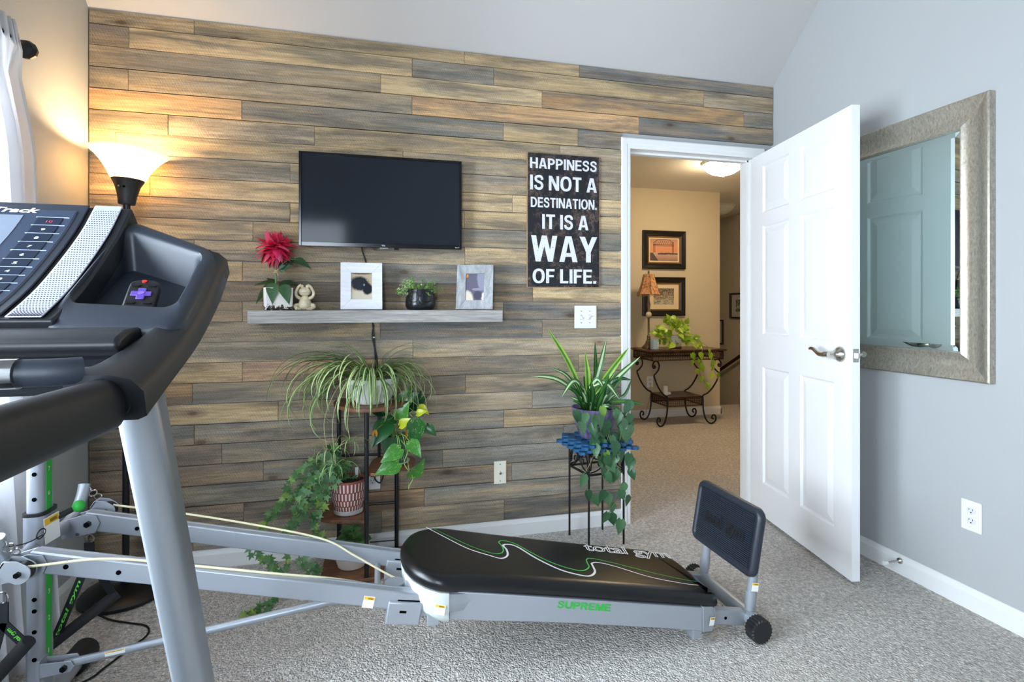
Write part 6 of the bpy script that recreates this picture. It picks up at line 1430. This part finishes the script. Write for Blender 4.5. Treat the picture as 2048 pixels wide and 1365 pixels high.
cd = thing('candle_jar', (3.826, 2.11, .745), 'pale blue glass candle jar with a small label on the hall table', 'candle')
obj('jar', MB().lathe([(.036, 0), (.041, .003), (.041, .098), (.038, .0985), (.037, .09), (.036, .075)], (3.826, 2.11, .7452), 28), mat('pale_blue_glass', (176, 206, 218), .25), cd, smooth=40)
obj('wax', MB().lathe([(.0355, .07), (.0355, .076)], (3.826, 2.11, .7452), 20), M_OFFW, cd)
obj('label_sticker', MB().loft([[(3.826+.0418*math.cos(a), 2.11+.0418*math.sin(a), .7452+z) for a in [R(-78+9*k) for k in range(7)]] for z in (.025, .072)], closed=False), mat('cream_sticker', (226, 220, 196), .6), cd)

hp = thing('hall_pothos', (4.10, 2.20, .745), 'lime green pothos in a round white pot trailing over the hall table edge', 'plant')
c = (4.104, 2.20, .7452)
obj('saucer', MB().lathe([(.055, 0), (.066, .004), (.068, .018), (.062, .018), (.05, .006)], c, 24), mat('brown_saucer', (112, 74, 46), .5), hp)
obj('pot', MB().lathe([(.040, .007), (.058, .030), (.066, .065), (.060, .105), (.050, .130), (.046, .130), (.05, .11)], c, 28), M_OFFW, hp, smooth=50)
obj('soil', MB().lathe([(.048, .110), (.048, .118)], c, 18), M_SOIL, hp)
MHP = leaf_mat('lime_pothos_leaf', (132, 178, 30), (178, 210, 66), rough=.35); HPL = heart_leaf('leaf', [MHP], .8, .2, .25, 6)
HPP = [(3.877,.958),(3.877,.903),(3.899,.787),(3.932,.847),(3.989,1.028),(4.034,1.048),(4.079,.987),(4.158,1.006),(4.216,.934),(4.147,.895),(4.113,.824),(4.216,.833),(4.273,.821),(4.319,.8),(4.238,.771),(4.337,.723),(4.158,.676),(4.141,.615),(4.244,.679),(4.348,.677),(4.21,.624),(4.366,.605),(4.238,.577),(4.366,.558),(4.204,.527),(4.261,.556),(4.354,.482),(4.244,.455),(4.43,.479),(4.313,.386),(3.989,.957),(4.045,.977),(4.011,.906),(3.944,.907),(4.17,.854),(4.285,.852),(4.193,.802),(4.101,.946),(3.977,.826)]
rr = random.Random(52)
HPP += [(x+rr.uniform(-.05, .05), z+rr.uniform(-.04, .04)) for _ in range(3) for x, z in HPP[:39] if z > .80]
for k, (x, z) in enumerate(HPP):
    hang = z < .74; L = rr.uniform(.060, .085) if not hang else rr.uniform(.058, .08); y = 1.955 if hang else rr.uniform(2.06, 2.20)
    if .74 < z < .80: y = 1.97
    d = (rr.uniform(-.6, .6), rr.uniform(-.5, .1), -1) if hang else ((x-4.08)*4+rr.uniform(-.4, .4), rr.uniform(-.8, .1), rr.uniform(-.6, .5)+(.5 if z > .95 else 0))
    b0 = Vector((x, y, z)); dn = Vector(d).normalized()
    inst('leaf', HPL, hp, frame_M(b0-dn*L*.5, d, (rr.uniform(-.5, .5), -1, rr.uniform(.1, .8)), L))
for pts in ([(4.12, 2.18, .87), (4.22, 2.05, .86), (4.26, 1.975, .76), (4.24, 1.957, .66), (4.22, 1.955, .56), (4.25, 1.955, .46), (4.31, 1.955, .40)], [(4.12, 2.18, .87), (4.25, 2.05, .83), (4.33, 1.975, .77), (4.36, 1.957, .66), (4.37, 1.955, .56), (4.42, 1.955, .48)], [(4.09, 2.18, .87), (4.16, 2.0, .80), (4.165, 1.957, .70), (4.15, 1.955, .62)], [(4.08, 2.18, .87), (3.99, 2.12, .90), (3.92, 2.10, .84)]):
    obj('vine', MB().tube(crv(pts, 5), .0022, 5), VM, hp)

wx_ = thing('ceramic_figure', (3.985, 2.15, .282), 'small white ceramic bottle figure on the lower shelf of the hall table', 'figurine')
obj('body', MB().lathe([(.020, 0), (.026, .003), (.024, .03), (.022, .07), (.020, .092), (.016, .094)], (3.975, 2.16, .2822), 20), M_OFFW, wx_, smooth=50)
obj('foot', MB().ball((4.010, 2.15, .2995), .0172, 10, sc=(1.1, 1, 1)), M_OFFW, wx_, smooth=80)

# ---- framed pictures
def framed(label, P, w, h, fw, mats, art, depth=.028, group=None):
    """P(a, z, n)"""
    t = thing('framed_picture', P(w/2, 0, 0), label, 'picture', group)
    o_ = [(0, 0), (w, 0), (w, h), (0, h)]
    def q(i): return [(i, i), (w-i, i), (w-i, h-i), (i, h-i)]
    for k in range(4):
        j = (k+1) % 4; rings = [[P(*q(i)[s], n) for i, n in ((0, .001), (0, depth*.8), (fw*.15, depth), (fw*.6, depth*.75), (fw*.8, depth*.8), (fw, depth*.55), (fw, .001))] for s in (k, j)]
        obj('frame_rail', MB().loft(rings), mats[0], t, smooth=30)
        if mats[1]: obj('gold_fillet', MB().loft([[P(*q(i)[s], n) for i, n in ((fw*.98, .002), (fw*.98, depth*.62), (fw*1.18, depth*.58), (fw*1.2, .002))] for s in (k, j)]), mats[1], t, smooth=30)
    i1 = fw*1.1
    mt_ = obj('mat_board', MB().loft([[P(x, z, n) for x, z in q(i1)] for n in (.003, .006)]), mats[2], t, smooth=0)
    m = art[1]; i2x, i2z = m
    obj('picture', MB().loft([[P(x, z, n) for x, z in ((i2x, i2z), (w-i2x, i2z), (w-i2x, h-i2z), (i2x, h-i2z))] for n in (.006, .007)]), art[0], t, smooth=0)
    return t
M_FRB = mat('black_moulding', (20, 17, 16), .35); M_GOLD = mat('aged_gold', (136, 104, 62), .4, metal=.6, bump=.6, bscale=300); M_MATC = mat('cream_mat', (226, 206, 168), .8); M_MATW = mat('white_mat', (238, 238, 230), .8)
def bridge_art():
    t = NT('sunset_harbour_print'); v = t.coords('Generated'); sp_ = t.node('ShaderNodeSeparateXYZ'); t.link(v, sp_.inputs[0]); n = t.noise(v, 5, 4, .6)
    z = t.math('ADD', sp_.outputs[2], t.math('MULTIPLY', t.math('SUBTRACT', n, .5), .12))
    col = t.ramp(z, [(.0, srgb(150, 120, 108)), (.28, srgb(196, 160, 140)), (.36, srgb(206, 166, 140)), (.42, srgb(224, 150, 110)), (.7, srgb(222, 160, 124)), (1, srgb(190, 150, 132))])
    x = sp_.outputs[0]
    bank = t.math('LESS_THAN', t.math('ADD', x, t.math('MULTIPLY', sp_.outputs[2], .55)), .30); bank2 = t.math('MULTIPLY', bank, t.math('LESS_THAN', sp_.outputs[2], .36)); col = t.mix(bank2, col, srgb(96, 82, 76))
    far = t.math('MULTIPLY', t.math('GREATER_THAN', x, .28), t.math('LESS_THAN', t.math('ABSOLUTE', t.math('SUBTRACT', t.math('ADD', sp_.outputs[2], t.math('MULTIPLY', n, -.12)), .27)), .035)); col = t.mix(far, col, srgb(96, 78, 84))
    t.link(col, t.b.inputs['Base Color']); t.b.inputs['Roughness'].default_value = .25; return t.m
f1 = framed('black and gold framed sunset print of a lift bridge above the lower hall picture', lambda a, z, n: Vector((3.872+a, HY-n, 1.562+z)), .500, .402, .060, (M_FRB, M_GOLD, M_MATC), (bridge_art(), (.088, .085)))
# the bridge in the print
BP = lambda a, z: Vector((3.872+a, HY-.0074, 1.562+z)); m = MB()
def ink(pts, r=.0022):
    for k in range(len(pts)-1):
        p0, p1 = BP(*pts[k]), BP(*pts[k+1]); d = (p1-p0).normalized(); s = Vector((0, -1, 0)).cross(d)*r; m.add([p0+s, p0-s, p1-s, p1+s], [(0, 1, 2, 3)])
for x in (.128, .145, .345, .362): ink([(x, .17), (x, .285)])
for k in range(5): ink([(.128, .17+.023*k), (.145, .193+.023*k)], .0014); ink([(.345, .17+.023*k), (.362, .193+.023*k)], .0014)
ink([(.120, .255), (.370, .255)], .003); ink([(.120, .243), (.370, .243)])
ink([(.136, .28), (.17, .305), (.245, .316), (.32, .305), (.354, .28)], .003)
for k in range(9): xx = .15+.024*k; ink([(xx, .255), (xx+.012, .30 if 1 < k < 7 else .285), (xx+.024, .255)], .0014)
obj('print_bridge', m, mat('ink_brown', (92, 66, 62), .6), f1, smooth=0)
def sketch_art():
    t = NT('sepia_village_sketch'); v = t.coords('Generated', (1, 1, 1)); n = t.noise(v, 11, 6, .8, 1.5); sp_ = t.node('ShaderNodeSeparateXYZ'); t.link(v, sp_.inputs[0])
    f = t.math('ADD', n, t.math('MULTIPLY', t.math('SUBTRACT', sp_.outputs[2], .5), -.12)); col = t.ramp(f, [(.34, srgb(46, 38, 32)), (.47, srgb(110, 98, 84)), (.58, srgb(206, 194, 170))]); t.link(col, t.b.inputs['Base Color']); t.b.inputs['Roughness'].default_value = .3; return t.m
framed('black and gold framed sepia village sketch behind the table lamp', lambda a, z, n: Vector((3.872+a, HY-n, 1.067+z)), .495, .408, .060, (M_FRB, M_GOLD, M_MATC), (sketch_art(), (.128, .118)))
M_FRD = mat('dark_thin_frame', (48, 46, 56), .3)
def leafart():
    t = NT('green_botanical_print'); v = t.coords('Generated'); n = t.noise(v, 4, 4, .7, .6); col = t.ramp(n, [(.42, srgb(74, 110, 62)), (.50, srgb(150, 176, 136)), (.58, srgb(228, 232, 222))]); t.link(col, t.b.inputs['Base Color']); t.b.inputs['Roughness'].default_value = .4; return t.m
LA = leafart()
framed('thin dark framed green botanical print higher on the stairwell wall', lambda a, z, n: Vector((SX-n, 3.76-a, 1.003+z)), .44, .345, .022, (M_FRD, None, M_MATW), (LA, (.11, .09)))
framed('thin dark framed print lower down the stairwell wall', lambda a, z, n: Vector((SX-n, 4.34-a, .628+z)), .42, .350, .022, (M_FRD, None, M_MATW), (LA, (.11, .09)))

# ---- handrail
hr = thing('stair_handrail', (SX-.08, 3.6, .4), 'dark wood handrail with metal brackets sloping down the stairwell wall', 'handrail')
pa, pb = Vector((SX-.08, 3.20, .655)), Vector((SX-.08, 5.0, -.32))
obj('rail', MB().tube([pa, pb], .022, 12), wood_mat('handrail_wood', (58, 34, 26), (96, 60, 44), .3), hr)
for f in (.11, .55, .9):
    p = pa.lerp(pb, f); obj('bracket', MB().tube(crv([(p.x, p.y, p.z-.022), (p.x+.01, p.y, p.z-.06), (SX-.002, p.y, p.z-.07)], 4), .006, 6).cyl((SX-.008, p.y, p.z-.07), (SX-.0005, p.y, p.z-.07), .022, 12), M_NICKEL, hr)

# ---- ceiling lights
def dome(name, label, x, y, r, lit):
    t = thing(name, (x, y, CEIL2-.12), label, 'ceiling light')
    obj('pan', MB().lathe([(r*1.02, -.022), (r*1.06, -.012), (r*1.06, -.001)], (x, y, CEIL2), 32), M_OFFW if lit else mat('pewter_pan', (186, 184, 176), .4), t, smooth=40)
    g = MB().lathe([(.004, -.118), (r*.25, -.113), (r*.55, -.098), (r*.80, -.072), (r*.95, -.042), (r*1.0, -.020)], (x, y, CEIL2), 32)
    if lit:
        gm = NT('lit_alabaster_dome'); gm.b.inputs['Base Color'].default_value = srgb(255, 240, 215); gm.b.inputs['Emission Color'].default_value = srgb(255, 226, 182); gm.b.inputs['Emission Strength'].default_value = 42.0
        obj('glass_dome', g, gm.m, t, smooth=70)
    else: obj('glass_dome', g, mat('unlit_ribbed_glass', (206, 208, 204), .25), t, smooth=70)
    obj('finial', MB().lathe([(.002, -.140), (.009, -.132), (.006, -.124), (.012, -.118)], (x, y, CEIL2), 12), M_ANT, t, smooth=50)
dome('ceiling_light', 'lit frosted glass dome light on the hall ceiling near the doorway', 4.06, 1.36, .165, True)
dome('ceiling_light', 'unlit ribbed glass dome light over the stairwell', 5.27, 3.12, .17, False)
outlet('wall_outlet', 'white outlet with a gold plug low on the tan hall wall behind the table', lambda a, z, n: Vector((3.960+a, HY-n, .376+z)), None)
